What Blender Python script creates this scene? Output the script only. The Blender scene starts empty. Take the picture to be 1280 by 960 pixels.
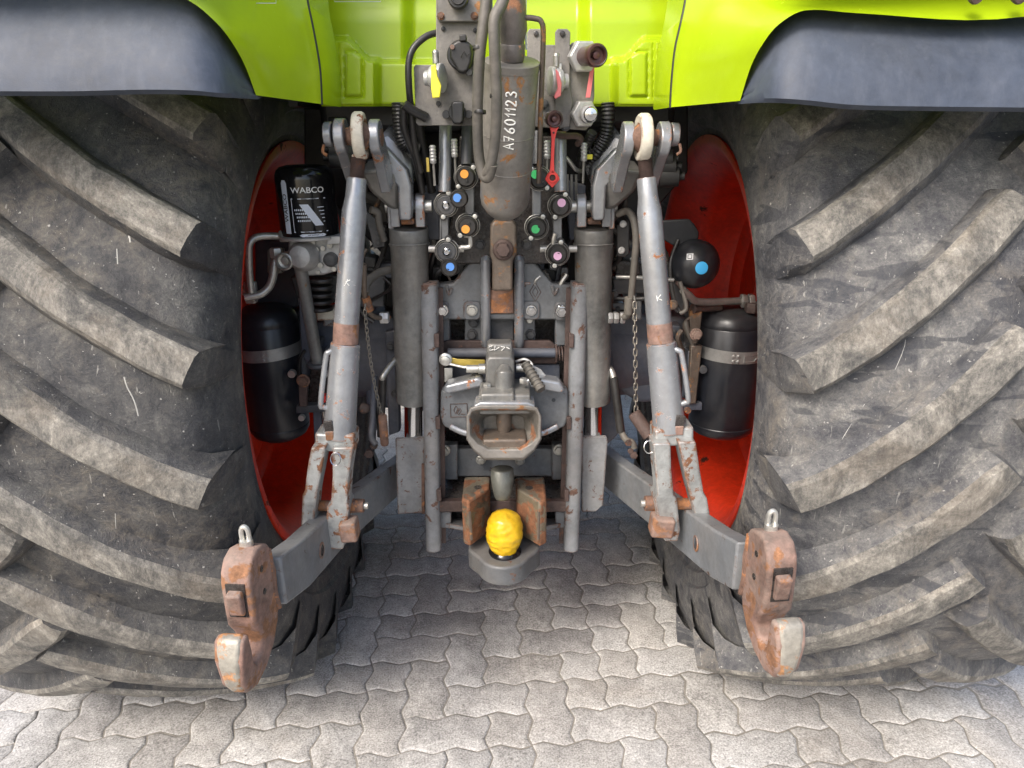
import bpy, bmesh, math, random
from mathutils import Vector as V, Matrix, Euler
from mathutils import noise as mnoise
random.seed(7)
rad = math.radians
sc = bpy.context.scene
col = sc.collection

# ------------------------------------------------------------------ camera, light, exposure
FPX, PITCH, ROLL, CAMH = 898.0, rad(19.15), rad(-0.84), 1.484
cd = bpy.data.cameras.new('camera'); cam = bpy.data.objects.new('camera', cd); col.objects.link(cam)
cd.sensor_width = 36.0; cd.lens = FPX / 1280 * 36.0; cd.clip_start = 0.02; cd.clip_end = 400
cam.matrix_world = Matrix.Translation((0, 0, CAMH)) @ Matrix.Rotation(math.pi / 2 - PITCH, 4, 'X') @ Matrix.Rotation(ROLL, 4, 'Z')
sc.camera = cam

SUN_EL, SUN_AZ = 45, 217          # degrees; azimuth clockwise from +Y: the sun stands behind the camera, to its left
w = bpy.data.worlds.new('World'); sc.world = w; w.use_nodes = True
nt = w.node_tree; bg = nt.nodes['Background']
sky = nt.nodes.new('ShaderNodeTexSky'); sky.sky_type = 'NISHITA'; sky.sun_disc = False
sky.sun_elevation = rad(SUN_EL); sky.sun_rotation = rad(SUN_AZ); sky.air_density = 1.0; sky.dust_density = 3.5; sky.ozone_density = 0.6
nt.links.new(sky.outputs[0], bg.inputs[0]); bg.inputs[1].default_value = 0.15
sl = bpy.data.lights.new('sun', 'SUN'); sl.energy = 1.5; sl.angle = rad(22); sl.color = (1, 0.965, 0.91)
so = bpy.data.objects.new('sun', sl); col.objects.link(so)
sd = V((math.sin(rad(SUN_AZ)) * math.cos(rad(SUN_EL)), math.cos(rad(SUN_AZ)) * math.cos(rad(SUN_EL)), math.sin(rad(SUN_EL))))
so.rotation_euler = sd.to_track_quat('Z', 'Y').to_euler(); so.location = (-3, -4, 6)
sc.view_settings.view_transform = 'Standard'; sc.view_settings.look = 'None'
sc.view_settings.gamma = 1; sc.view_settings.exposure = 1.1; sc.view_settings.use_curve_mapping = False
sc.cycles.max_bounces = 8; sc.cycles.diffuse_bounces = 4; sc.cycles.glossy_bounces = 3

# ------------------------------------------------------------------ measured placement: a sight line met with a chosen distance
def P(px, py, Y):
    a, b = px - 640, py - 480
    c, s = math.cos(ROLL), math.sin(ROLL)
    x, y = c * a + s * b, -s * a + c * b
    d = V((x, FPX * math.cos(PITCH) - y * math.sin(PITCH), -FPX * math.sin(PITCH) - y * math.cos(PITCH)))
    k = Y / d.y
    return V((0, 0, CAMH)) + d * k
def M(px, p):          # metres that px pixels cover at point p
    return px * (p.y * math.cos(PITCH) + (CAMH - p.z) * math.sin(PITCH)) / FPX
XC = -0.025            # the tractor's centre plane

# ------------------------------------------------------------------ materials
MATS = {}
def nodes(m): return m.node_tree.nodes, m.node_tree.links
def ramp(n, stops, interp='LINEAR'):
    r = n.new('ShaderNodeValToRGB'); r.color_ramp.interpolation = interp
    e = r.color_ramp.elements
    while len(e) < len(stops): e.new(0.5)
    for q, (p, c) in zip(e, stops):
        q.position = p; q.color = c if len(c) == 4 else (*c, 1)
    return r
def noise_n(n, l, vec, scale, detail=5, rough=0.6, dist=0.0):
    t = n.new('ShaderNodeTexNoise'); t.inputs['Scale'].default_value = scale; t.inputs['Detail'].default_value = detail
    t.inputs['Roughness'].default_value = rough; t.inputs['Distortion'].default_value = dist
    l.new(vec, t.inputs['Vector']); return t
def mixc(n, l, fac, a, b, mode='MIX'):
    m = n.new('ShaderNodeMix'); m.data_type = 'RGBA'; m.blend_type = mode
    def put(s, v):
        if isinstance(v, (tuple, list)): s.default_value = (*v, 1) if len(v) == 3 else v
        elif isinstance(v, (int, float)): s.default_value = v
        else: l.new(v, s)
    put(m.inputs[0], fac); put(m.inputs[6], a); put(m.inputs[7], b)
    return m.outputs[2]
def mathn(n, l, op, a, b=0.0):
    m = n.new('ShaderNodeMath'); m.operation = op
    for s, v in zip(m.inputs, (a, b)):
        if isinstance(v, (int, float)): s.default_value = v
        else: l.new(v, s)
    return m.outputs[0]
def coat(name, base, rough=0.45, metal=0.0, var=0.15, rust=0.0, rustcol=(0.26, 0.10, 0.045), dust=0.0, dustcol=(0.33, 0.29, 0.24),
         bump=0.15, bscale=220, rscale=16, emit=None, spec=0.5, edge=0.0, edgecol=(0.23, 0.11, 0.06), streak=0.0):
    if name in MATS: return MATS[name]
    m = bpy.data.materials.new(name); m.use_nodes = True; n, l = nodes(m); b = n['Principled BSDF']
    g = n.new('ShaderNodeNewGeometry'); pos = g.outputs['Position']
    n1 = noise_n(n, l, pos, 7, 6, 0.65); n2 = noise_n(n, l, pos, 60, 6, 0.7)
    mixv = mathn(n, l, 'ADD', mathn(n, l, 'MULTIPLY', n1.outputs[0], 0.6), mathn(n, l, 'MULTIPLY', n2.outputs[0], 0.4))
    lo = tuple(max(0, c * (1 - 2.2 * var)) for c in base); hi = tuple(min(1, c * (1 + 2.2 * var)) for c in base)
    r = ramp(n, [(0.3, lo), (0.7, hi)]); l.new(mixv, r.inputs[0]); c = r.outputs[0]
    rfac = rough
    if streak:
        mp = n.new('ShaderNodeMapping'); mp.inputs['Scale'].default_value = (60, 60, 5); l.new(pos, mp.inputs[0])
        ns = noise_n(n, l, mp.outputs[0], 1.0, 4, 0.6); rs = ramp(n, [(0.5, (0, 0, 0)), (0.75, (1, 1, 1))]); l.new(ns.outputs[0], rs.inputs[0])
        c = mixc(n, l, mathn(n, l, 'MULTIPLY', rs.outputs[0], streak), c, dustcol)
    if dust:
        nd = noise_n(n, l, pos, 4.5, 8, 0.72, 0.4); rd = ramp(n, [(0.42, (0, 0, 0)), (0.66, (1, 1, 1))]); l.new(nd.outputs[0], rd.inputs[0])
        nz = n.new('ShaderNodeSeparateXYZ'); l.new(g.outputs['Normal'], nz.inputs[0])
        up = mathn(n, l, 'MULTIPLY', mathn(n, l, 'MAXIMUM', nz.outputs[2], 0.0), 0.55)
        fd = mathn(n, l, 'MINIMUM', mathn(n, l, 'MULTIPLY', mathn(n, l, 'ADD', rd.outputs[0], up), dust), 0.9)
        c = mixc(n, l, fd, c, dustcol)
    if rust or edge:
        nr = noise_n(n, l, pos, rscale, 9, 0.68, 0.3)
        val = nr.outputs[0]
        if edge:
            bv = n.new('ShaderNodeBevel'); bv.samples = 4; bv.inputs[0].default_value = 0.006
            dp = n.new('ShaderNodeVectorMath'); dp.operation = 'DOT_PRODUCT'; l.new(bv.outputs[0], dp.inputs[0]); l.new(g.outputs['Normal'], dp.inputs[1])
            ew = mathn(n, l, 'MULTIPLY', mathn(n, l, 'SUBTRACT', 1.0, dp.outputs['Value']), edge)
            val = mathn(n, l, 'ADD', val, mathn(n, l, 'MINIMUM', ew, 0.22))
        th = 0.72 - 0.34 * rust
        rr = ramp(n, [(th, (0, 0, 0)), (th + 0.035, (1, 1, 1))]); l.new(val, rr.inputs[0])
        n3 = noise_n(n, l, pos, 45, 6, 0.75)
        rc = ramp(n, [(0.3, tuple(x * 0.42 for x in rustcol)), (0.55, rustcol), (0.72, tuple(min(1, x * 1.75) for x in rustcol))]); l.new(n3.outputs[0], rc.inputs[0])
        c = mixc(n, l, rr.outputs[0], c, rc.outputs[0])
        rm = n.new('ShaderNodeMapRange'); rm.inputs[3].default_value = rough; rm.inputs[4].default_value = 0.85; l.new(rr.outputs[0], rm.inputs[0]); l.new(rm.outputs[0], b.inputs['Roughness'])
        if metal:
            mm = n.new('ShaderNodeMapRange'); mm.inputs[3].default_value = metal; mm.inputs[4].default_value = 0.0; l.new(rr.outputs[0], mm.inputs[0]); l.new(mm.outputs[0], b.inputs['Metallic'])
    else:
        rm = n.new('ShaderNodeMapRange'); rm.inputs[3].default_value = max(0.03, rough - 0.1); rm.inputs[4].default_value = min(1, rough + 0.15)
        l.new(n2.outputs[0], rm.inputs[0]); l.new(rm.outputs[0], b.inputs['Roughness']); b.inputs['Metallic'].default_value = metal
    l.new(c, b.inputs['Base Color']); b.inputs['Specular IOR Level'].default_value = spec
    if bump:
        nb = noise_n(n, l, pos, bscale, 5, 0.6); bp = n.new('ShaderNodeBump'); bp.inputs['Strength'].default_value = bump; bp.inputs['Distance'].default_value = 0.002
        nb2 = noise_n(n, l, pos, bscale * 0.15, 5, 0.6)
        l.new(mathn(n, l, 'ADD', nb.outputs[0], mathn(n, l, 'MULTIPLY', nb2.outputs[0], 2.0)), bp.inputs['Height']); l.new(bp.outputs[0], b.inputs['Normal'])
    MATS[name] = m; return m

GREEN = coat('lime_paint', (0.33, 0.455, 0.008), 0.2, var=0.03, bump=0, spec=0.5)
BLACKP = coat('black_plastic', (0.012, 0.013, 0.015), 0.4, var=0.3, dust=0.10, bump=0.1)
FEND = coat('fender_plastic', (0.036, 0.046, 0.068), 0.56, var=0.2, dust=0.14, dustcol=(0.22, 0.235, 0.27), streak=0.10, bump=0.10, bscale=500, spec=0.38)
GREY = coat('grey_paint', (0.145, 0.155, 0.165), 0.38, var=0.2, rust=0.26, rustcol=(0.12, 0.07, 0.05), dust=0.18, edge=2.0, bump=0.25, bscale=140, rscale=24)
GREYW = coat('grey_paint_worn', (0.18, 0.187, 0.195), 0.42, var=0.2, rust=0.40, rustcol=(0.12, 0.065, 0.045), dust=0.25, edge=2.5, bump=0.3, bscale=120, rscale=26)
SILV = coat('silver_grey_paint', (0.29, 0.305, 0.325), 0.27, metal=0.45, var=0.14, rust=0.30, rustcol=(0.30, 0.13, 0.06), dust=0.14, edge=1.2, bump=0.2, rscale=30, streak=0.25)
SILR = coat('silver_paint_rusting', (0.38, 0.395, 0.39), 0.34, metal=0.35, var=0.26, rust=0.50, rustcol=(0.20, 0.09, 0.045), dust=0.2, edge=3, bump=0.4, rscale=22)
DARKG = coat('dark_grey_paint', (0.042, 0.046, 0.053), 0.5, var=0.2, rust=0.1, dust=0.22, bump=0.3, bscale=120)
BLUEG = coat('blue_grey_casting', (0.062, 0.072, 0.095), 0.55, var=0.2, rust=0.06, dust=0.2, bump=0.35, bscale=110)
OILGAP = coat('oil_and_gap_black', (0.02, 0.017, 0.017), 0.25, var=0.6, dust=0.12, bump=0.9, bscale=90)
RUST = coat('rust', (0.15, 0.085, 0.06), 0.8, var=0.38, rust=0.62, rustcol=(0.30, 0.13, 0.055), bump=0.9, bscale=160, rscale=20)
RUSTP = coat('pink_rust', (0.19, 0.11, 0.085), 0.75, var=0.45, rust=0.56, rustcol=(0.25, 0.12, 0.06), dust=0.4, dustcol=(.36, .30, .25), bump=0.7, bscale=140, rscale=14)
RUSTD = coat('dark_rust', (0.07, 0.045, 0.038), 0.7, var=0.35, rust=0.35, rustcol=(0.16, 0.075, 0.045), bump=0.7, bscale=150)
BROWN = coat('brown_steel', (0.12, 0.095, 0.075), 0.5, metal=0.3, var=0.25, rust=0.45, rustcol=(0.27, 0.13, 0.05), bump=0.5, bscale=120)
CYL = coat('taupe_cylinder_paint', (0.155, 0.145, 0.132), 0.36, var=0.26, rust=0.42, rustcol=(0.30, 0.14, 0.05), dust=0.15, bump=0.12, rscale=14, streak=0.12)
CYLG = coat('lift_cylinder_paint', (0.155, 0.156, 0.15), 0.33, metal=0.2, var=0.26, rust=0.22, rustcol=(.22, .12, .05), dust=0.22, bump=0.15, rscale=18, streak=0.22)
HOOKG = coat('worn_hook_steel', (0.29, 0.27, 0.23), 0.5, metal=0.3, var=0.3, rust=0.62, rustcol=(0.40, 0.20, 0.09), bump=0.4, rscale=12)
CHROME = coat('chrome', (0.6, 0.6, 0.6), 0.12, metal=1, var=0.08, bump=0.03)
ZINC = coat('zinc_steel', (0.55, 0.54, 0.5), 0.35, metal=0.75, var=0.2, bump=0.2, rust=0.08)
ALU = coat('cast_aluminium', (0.50, 0.50, 0.49), 0.45, metal=0.5, var=0.2, dust=0.25, bump=0.35)
PIPE = coat('galvanised_pipe', (0.42, 0.41, 0.38), 0.35, metal=0.7, var=0.2, dust=0.2, bump=0.2)
RUBH = coat('hose_rubber', (0.075, 0.07, 0.062), 0.55, var=0.25, dust=0.3, bump=0.3)
RUBB = coat('black_hose', (0.012, 0.012, 0.013), 0.35, var=0.3, dust=0.1, bump=0.2)
CREAM = coat('cream_paint', (0.58, 0.54, 0.45), 0.5, var=0.2, rust=0.4, dust=0.1, edge=1.5, bump=0.5, bscale=90)
RED = coat('rim_red', (0.76, 0.040, 0.010), 0.42, var=0.2, dust=0.05, dustcol=(0.10, 0.05, 0.03), rust=0.27, rustcol=(0.07, 0.025, 0.015), bump=0.06, rscale=7)
TANK = coat('tank_black', (0.010, 0.012, 0.017), 0.3, var=0.2, dust=0.05, bump=0.05, streak=0.03)
STRAP = coat('steel_strap', (0.33, 0.33, 0.32), 0.4, metal=0.6, var=0.15, dust=0.2, bump=0.15)
GLOSSB = coat('gloss_black', (0.008, 0.008, 0.009), 0.13, var=0.1, bump=0)
WHITE = coat('white_print', (0.78, 0.78, 0.78), 0.5, var=0.05, bump=0)
CHALK = coat('white_paint_pen', (0.86, 0.85, 0.8), 0.6, var=0.06, bump=0)
BLACKPR = coat('black_print', (0.01, 0.01, 0.01), 0.5, var=0.05, bump=0)
SILPR = coat('silver_print', (0.60, 0.64, 0.72), 0.4, var=0.05, bump=0)
YEL = coat('yellow_vinyl', (0.70, 0.43, 0.008), 0.3, var=0.16, dust=0.30, dustcol=(0.20, 0.12, 0.03), bump=0.5, bscale=90)
YELP = coat('yellow_plastic', (0.80, 0.72, 0.05), 0.4, var=0.08, dust=0.1, bump=0.1)
REDP = coat('red_plastic', (0.70, 0.035, 0.03), 0.4, var=0.08, dust=0.08, bump=0.08)
PINK = coat('faded_red_plastic', (0.72, 0.16, 0.17), 0.5, var=0.1, dust=0.12, bump=0.1)
ORG = coat('orange_sticker', (0.80, 0.33, 0.05), 0.5, var=0.05, bump=0)
BLU = coat('blue_sticker', (0.10, 0.28, 0.70), 0.5, var=0.05, bump=0)
CYAN = coat('light_blue_sticker', (0.06, 0.42, 0.80), 0.4, var=0.03, bump=0)
GRN = coat('green_sticker', (0.06, 0.52, 0.16), 0.5, var=0.05, bump=0)
PNK = coat('pink_sticker', (0.72, 0.42, 0.60), 0.5, var=0.05, bump=0)
GOLD = coat('yellow_chromate', (0.66, 0.50, 0.12), 0.3, metal=0.6, var=0.15, bump=0.1)

def rubber(name, lift):
    m = bpy.data.materials.new(name); m.use_nodes = True; n, l = nodes(m); b = n['Principled BSDF']
    g = n.new('ShaderNodeNewGeometry'); pos = g.outputs['Position']
    a = noise_n(n, l, pos, 5.5, 10, 0.78, 0.6); f = noise_n(n, l, pos, 240, 5, 0.8); k = noise_n(n, l, pos, 30, 8, 0.8, 0.4)
    v = mathn(n, l, 'ADD', mathn(n, l, 'MULTIPLY', a.outputs[0], 0.45), mathn(n, l, 'ADD', mathn(n, l, 'MULTIPLY', f.outputs[0], 0.2), mathn(n, l, 'MULTIPLY', k.outputs[0], 0.35)))
    base = ramp(n, [(0.36, tuple(lift * q for q in (0.014, 0.015, 0.019))), (0.46, tuple(lift * q for q in (0.058, 0.058, 0.062))), (0.54, tuple(lift * q for q in (0.122, 0.119, 0.114))), (0.65, tuple(lift * q for q in (0.32, 0.305, 0.27)))]); l.new(v, base.inputs[0])
    c = base.outputs[0]
    br = noise_n(n, l, pos, 3.3, 9, 0.75, 0.9); rb = ramp(n, [(0.47, (0, 0, 0)), (0.60, (1, 1, 1))]); l.new(br.outputs[0], rb.inputs[0])
    brf = ramp(n, [(0.42, (0, 0, 0)), (0.6, (1, 1, 1))]); l.new(k.outputs[0], brf.inputs[0])
    c = mixc(n, l, mathn(n, l, 'MULTIPLY', mathn(n, l, 'MULTIPLY', rb.outputs[0], brf.outputs[0]), 0.45), c, (0.20, 0.165, 0.12))
    mp = n.new('ShaderNodeMapping'); mp.inputs['Scale'].default_value = (6, 6, 20); mp.inputs['Rotation'].default_value = (0.2, 0.5, 0.2); l.new(pos, mp.inputs[0])
    dk = noise_n(n, l, mp.outputs[0], 1.0, 3, 0.45, 0.6); rk = ramp(n, [(0.585, (0, 0, 0)), (0.605, (1, 1, 1))]); l.new(dk.outputs[0], rk.inputs[0])
    c = mixc(n, l, mathn(n, l, 'MULTIPLY', rk.outputs[0], 0.6 if lift > 1.2 else 0.25), c, (0.030, 0.033, 0.042))
    for rot, th, sc_ in (((0.3, 0.9, 0.4), 0.73, (110, 110, 9)), ((1.2, 0.2, 1.9), 0.72, (120, 120, 12)), ((0.0, -0.25, 0.1), 0.745, (70, 70, 5)), ((0.05, 0.1, 0.0), 0.73, (150, 150, 18))):
        mp = n.new('ShaderNodeMapping'); mp.inputs['Scale'].default_value = sc_; mp.inputs['Rotation'].default_value = rot; l.new(pos, mp.inputs[0])
        q = noise_n(n, l, mp.outputs[0], 1.0, 3, 0.6, 0.3); rs = ramp(n, [(th - 0.03, (0, 0, 0)), (th, (1, 1, 1))]); l.new(q.outputs[0], rs.inputs[0])
        c = mixc(n, l, mathn(n, l, 'MULTIPLY', rs.outputs[0], 0.5), c, (0.40, 0.385, 0.35))
    sp = noise_n(n, l, pos, 130, 3, 0.5); rp = ramp(n, [(0.70, (0, 0, 0)), (0.73, (1, 1, 1))]); l.new(sp.outputs[0], rp.inputs[0])
    c = mixc(n, l, mathn(n, l, 'MULTIPLY', rp.outputs[0], 0.7), c, (0.5, 0.48, 0.44))
    l.new(c, b.inputs['Base Color']); b.inputs['Roughness'].default_value = 0.5; b.inputs['Specular IOR Level'].default_value = 0.45
    bp = n.new('ShaderNodeBump'); bp.inputs['Strength'].default_value = 0.6; bp.inputs['Distance'].default_value = 0.004
    l.new(mathn(n, l, 'ADD', f.outputs[0], mathn(n, l, 'MULTIPLY', k.outputs[0], 3)), bp.inputs['Height']); l.new(bp.outputs[0], b.inputs['Normal'])
    return m
def lugtop():
    m = bpy.data.materials.new('dusty_lug_rubber'); m.use_nodes = True; n, l = nodes(m); b = n['Principled BSDF']
    g = n.new('ShaderNodeNewGeometry'); pos = g.outputs['Position']
    mp = n.new('ShaderNodeMapping'); mp.inputs['Scale'].default_value = (1, 1, .55); l.new(pos, mp.inputs[0])
    a = noise_n(n, l, pos, 8, 10, 0.8, 1.2); f = noise_n(n, l, mp.outputs[0], 260, 5, 0.85); k = noise_n(n, l, mp.outputs[0], 70, 7, 0.8)
    base = ramp(n, [(0.39, (0.045, 0.045, 0.045)), (0.47, (0.125, 0.118, 0.105)), (0.54, (0.25, 0.232, 0.20)), (0.63, (0.48, 0.45, 0.39))])
    l.new(mathn(n, l, 'ADD', mathn(n, l, 'MULTIPLY', a.outputs[0], 0.52), mathn(n, l, 'ADD', mathn(n, l, 'MULTIPLY', f.outputs[0], 0.18), mathn(n, l, 'MULTIPLY', k.outputs[0], 0.30))), base.inputs[0])
    bw = noise_n(n, l, pos, 6, 6, 0.7); rb = ramp(n, [(0.5, (0, 0, 0)), (0.62, (1, 1, 1))]); l.new(bw.outputs[0], rb.inputs[0])
    c = mixc(n, l, mathn(n, l, 'MULTIPLY', rb.outputs[0], 0.3), base.outputs[0], (0.15, 0.115, 0.08))
    l.new(c, b.inputs['Base Color']); b.inputs['Roughness'].default_value = 0.75
    bp = n.new('ShaderNodeBump'); bp.inputs['Strength'].default_value = 0.7; bp.inputs['Distance'].default_value = 0.004
    l.new(mathn(n, l, 'ADD', f.outputs[0], k.outputs[0]), bp.inputs['Height']); l.new(bp.outputs[0], b.inputs['Normal'])
    return m
RUB, RUBR, LUGT = rubber('tyre_rubber', 0.70), rubber('dusty_tyre_rubber', 1.3), lugtop()
def concrete():
    m = bpy.data.materials.new('paving_concrete'); m.use_nodes = True; n, l = nodes(m); b = n['Principled BSDF']
    g = n.new('ShaderNodeNewGeometry'); pos = g.outputs['Position']; oi = n.new('ShaderNodeObjectInfo')
    a = noise_n(n, l, pos, 3, 7, 0.7, 0.3); f = noise_n(n, l, pos, 210, 2, 0.6); k = noise_n(n, l, pos, 26, 8, 0.8)
    base = ramp(n, [(0.37, (0.13, 0.125, 0.12)), (0.46, (0.31, 0.298, 0.282)), (0.53, (0.43, 0.415, 0.395)), (0.63, (0.66, 0.645, 0.62))])
    l.new(mathn(n, l, 'ADD', mathn(n, l, 'MULTIPLY', a.outputs[0], 0.30), mathn(n, l, 'ADD', mathn(n, l, 'MULTIPLY', f.outputs[0], 0.40), mathn(n, l, 'MULTIPLY', k.outputs[0], 0.30))), base.inputs[0])
    tint = ramp(n, [(0, (0.80, 0.79, 0.79)), (0.5, (1.0, 0.98, 0.95)), (1, (1.08, 1.09, 1.10))]); l.new(oi.outputs['Random'], tint.inputs[0])
    c = mixc(n, l, 1.0, base.outputs[0], tint.outputs[0], 'MULTIPLY')
    s = noise_n(n, l, pos, 9, 4, 0.5); rs = ramp(n, [(0.735, (0, 0, 0)), (0.76, (1, 1, 1))]); l.new(s.outputs[0], rs.inputs[0])
    c = mixc(n, l, mathn(n, l, 'MULTIPLY', rs.outputs[0], 0.6), c, (0.07, 0.05, 0.04))
    s = noise_n(n, l, pos, 1.7, 6, 0.6, 0.5); rs = ramp(n, [(0.55, (0, 0, 0)), (0.75, (1, 1, 1))]); l.new(s.outputs[0], rs.inputs[0])
    c = mixc(n, l, mathn(n, l, 'MULTIPLY', rs.outputs[0], 0.35), c, (0.34, 0.27, 0.19))
    l.new(c, b.inputs['Base Color']); b.inputs['Roughness'].default_value = 0.85
    bp = n.new('ShaderNodeBump'); bp.inputs['Strength'].default_value = 0.55; bp.inputs['Distance'].default_value = 0.002
    l.new(mathn(n, l, 'ADD', f.outputs[0], mathn(n, l, 'MULTIPLY', k.outputs[0], 2)), bp.inputs['Height']); l.new(bp.outputs[0], b.inputs['Normal'])
    return m
CONC = concrete()
SAND = coat('joint_sand', (0.24, 0.22, 0.19), 0.95, var=0.2, bump=0.8, bscale=300)

# ------------------------------------------------------------------ mesh helpers
class B:
    def __init__(s): s.v, s.f, s.m = [], [], []
    def add(s, vs, fs, mi=0):
        o = len(s.v); s.v += [V(x) for x in vs]; s.f += [[i + o for i in f] for f in fs]; s.m += [mi] * len(fs); return s
    def box(s, c, size, rot=None, mi=0):
        c = V(c); h = V(size) / 2
        q = [V((x * h.x, y * h.y, z * h.z)) for x in (-1, 1) for y in (-1, 1) for z in (-1, 1)]
        if rot is not None: q = [rot @ p for p in q]
        return s.add([c + p for p in q], [(0, 1, 3, 2), (4, 6, 7, 5), (0, 4, 5, 1), (2, 3, 7, 6), (0, 2, 6, 4), (1, 5, 7, 3)], mi)
    def bar(s, a, b, wx, wz, mi=0, up=V((0, 0, 1))):     # rectangular bar from a to b
        a, b = V(a), V(b); t = (b - a).normalized(); x = t.cross(up)
        x = x.normalized() if x.length > 1e-4 else V((1, 0, 0)); z = x.cross(t)
        q = []
        for p in (a, b):
            for i, j in ((-1, -1), (1, -1), (1, 1), (-1, 1)): q.append(p + x * wx / 2 * i + z * wz / 2 * j)
        return s.add(q, [(3, 2, 1, 0), (4, 5, 6, 7), (0, 1, 5, 4), (1, 2, 6, 5), (2, 3, 7, 6), (3, 0, 4, 7)], mi)
    def prism(s, pts, vec, mi=0, taper=1.0):
        pts = [V(p) for p in pts]; vec = V(vec); n = len(pts)
        c = sum(pts, V()) / n
        top = [c + (p - c) * taper + vec for p in pts]
        return s.add(pts + top, [list(range(n - 1, -1, -1)), list(range(n, 2 * n))] + [(i, (i + 1) % n, n + (i + 1) % n, n + i) for i in range(n)], mi)
    def tube(s, pts, r, n=12, mi=0, smooth=0, closed=False, flat=1.0, up=None):
        pts = [V(p) for p in pts]; rs = list(r) if isinstance(r, (list, tuple)) else [r] * len(pts)
        if smooth and len(pts) > 2:
            q, qr = [], []; N = len(pts); rng = range(N) if closed else range(N - 1)
            for i in rng:
                p0 = pts[(i - 1) % N] if (closed or i > 0) else pts[0]; p1 = pts[i]; p2 = pts[(i + 1) % N]
                p3 = pts[(i + 2) % N] if (closed or i < N - 2) else pts[-1]
                for k in range(smooth):
                    t = k / smooth
                    q.append(0.5 * ((2 * p1) + (p2 - p0) * t + (2 * p0 - 5 * p1 + 4 * p2 - p3) * t * t + (3 * p1 - p0 - 3 * p2 + p3) * t ** 3))
                    qr.append(rs[i] * (1 - t) + rs[(i + 1) % N] * t)
            if not closed: q.append(pts[-1]); qr.append(rs[-1])
            pts, rs = q, qr
        N = len(pts); tans = []
        for i in range(N):
            if closed: t = pts[(i + 1) % N] - pts[(i - 1) % N]
            else:
                t = V()
                if i < N - 1: t += (pts[i + 1] - pts[i]).normalized()
                if i > 0: t += (pts[i] - pts[i - 1]).normalized()
            tans.append(t.normalized())
        ref = up or (V((0, 0, 1)) if abs(tans[0].z) < 0.9 else V((1, 0, 0)))
        x = tans[0].cross(ref).normalized(); vs = []
        for i in range(N):
            x = (x - tans[i] * x.dot(tans[i])).normalized(); y = tans[i].cross(x)
            for k in range(n):
                a = 2 * math.pi * k / n; vs.append(pts[i] + (x * math.cos(a) * flat + y * math.sin(a)) * rs[i])
        fs = []
        for i in range(N if closed else N - 1):
            j = (i + 1) % N
            for k in range(n): k2 = (k + 1) % n; fs.append((i * n + k, i * n + k2, j * n + k2, j * n + k))
        if not closed: fs += [list(range(n - 1, -1, -1)), [(N - 1) * n + k for k in range(n)]]
        return s.add(vs, fs, mi)
    def lathe(s, prof, o, axis=(0, 0, 1), n=24, mi=0, cap=True, ref=None):   # prof: (radius, height along axis)
        o = V(o); ax = V(axis).normalized(); x = ax.cross(ref or (V((0, 0, 1)) if abs(ax.z) < 0.9 else V((1, 0, 0)))).normalized(); y = ax.cross(x)
        vs = [o + ax * h + (x * math.cos(2 * math.pi * k / n) + y * math.sin(2 * math.pi * k / n)) * r for r, h in prof for k in range(n)]
        fs = [(i * n + k, i * n + (k + 1) % n, (i + 1) * n + (k + 1) % n, (i + 1) * n + k) for i in range(len(prof) - 1) for k in range(n)]
        if cap: fs += [list(range(n - 1, -1, -1)), [(len(prof) - 1) * n + k for k in range(n)]]
        return s.add(vs, fs, mi)
    def sheet(s, rows, mi=0, thick=None):            # rows of points; thick = offset vector for a back face
        n = len(rows[0]); vs = [V(p) for r in rows for p in r]; k = len(vs)
        fs = [(i * n + j, i * n + j + 1, (i + 1) * n + j + 1, (i + 1) * n + j) for i in range(len(rows) - 1) for j in range(n - 1)]
        if thick is None: return s.add(vs, fs, mi)
        t = V(thick); m = len(rows)
        fs2 = fs + [tuple(reversed([q + k for q in f])) for f in fs]
        for j in range(n - 1):
            fs2.append((j + 1, j, k + j, k + j + 1)); a = (m - 1) * n + j; fs2.append((a, a + 1, k + a + 1, k + a))
        for i in range(m - 1):
            a, b_ = i * n, (i + 1) * n; fs2.append((a, b_, k + b_, k + a)); a, b_ = i * n + n - 1, (i + 1) * n + n - 1; fs2.append((b_, a, k + a, k + b_))
        return s.add(vs + [p + t for p in vs], fs2, mi)
    def hexn(s, o, axis, r, h, mi=0): return s.lathe([(r * 0.9, 0), (r, h * 0.12), (r, h * 0.85), (r * 0.9, h)], o, axis, 6, mi)
    def mesh(s, name, origin):
        me = bpy.data.meshes.new(name); me.from_pydata([p - origin for p in s.v], [], s.f); me.validate()
        for p, mi in zip(me.polygons, s.m): p.material_index = mi; p.use_smooth = True
        bm = bmesh.new(); bm.from_mesh(me); bmesh.ops.recalc_face_normals(bm, faces=bm.faces); bm.to_mesh(me); bm.free()
        me.set_sharp_from_angle(angle=rad(38)); return me
WLOC = {}
def build(b, name, mats, parent=None, bevel=0.0, label=None, seg=2, origin=None, ob=True, jitter=0.0):
    if not isinstance(mats, (list, tuple)): mats = [mats]
    if jitter:
        for i, p in enumerate(b.v): b.v[i] = p + mnoise.noise_vector(p * 18) * jitter
    c = origin if origin is not None else (sum(b.v, V()) / len(b.v))
    me = b.mesh(name, c)
    for m in mats: me.materials.append(m)
    o = bpy.data.objects.new(name, me); col.objects.link(o)
    base = WLOC.get(parent.name, V()) if parent else V()
    if parent: o.parent = parent
    o.location = c - base; WLOC[o.name] = c.copy()
    if bevel:
        md = o.modifiers.new('bevel', 'BEVEL'); md.width = bevel; md.segments = seg; md.limit_method = 'ANGLE'; md.angle_limit = rad(35); md.harden_normals = False
    if label: o['label'] = label
    return o
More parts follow.
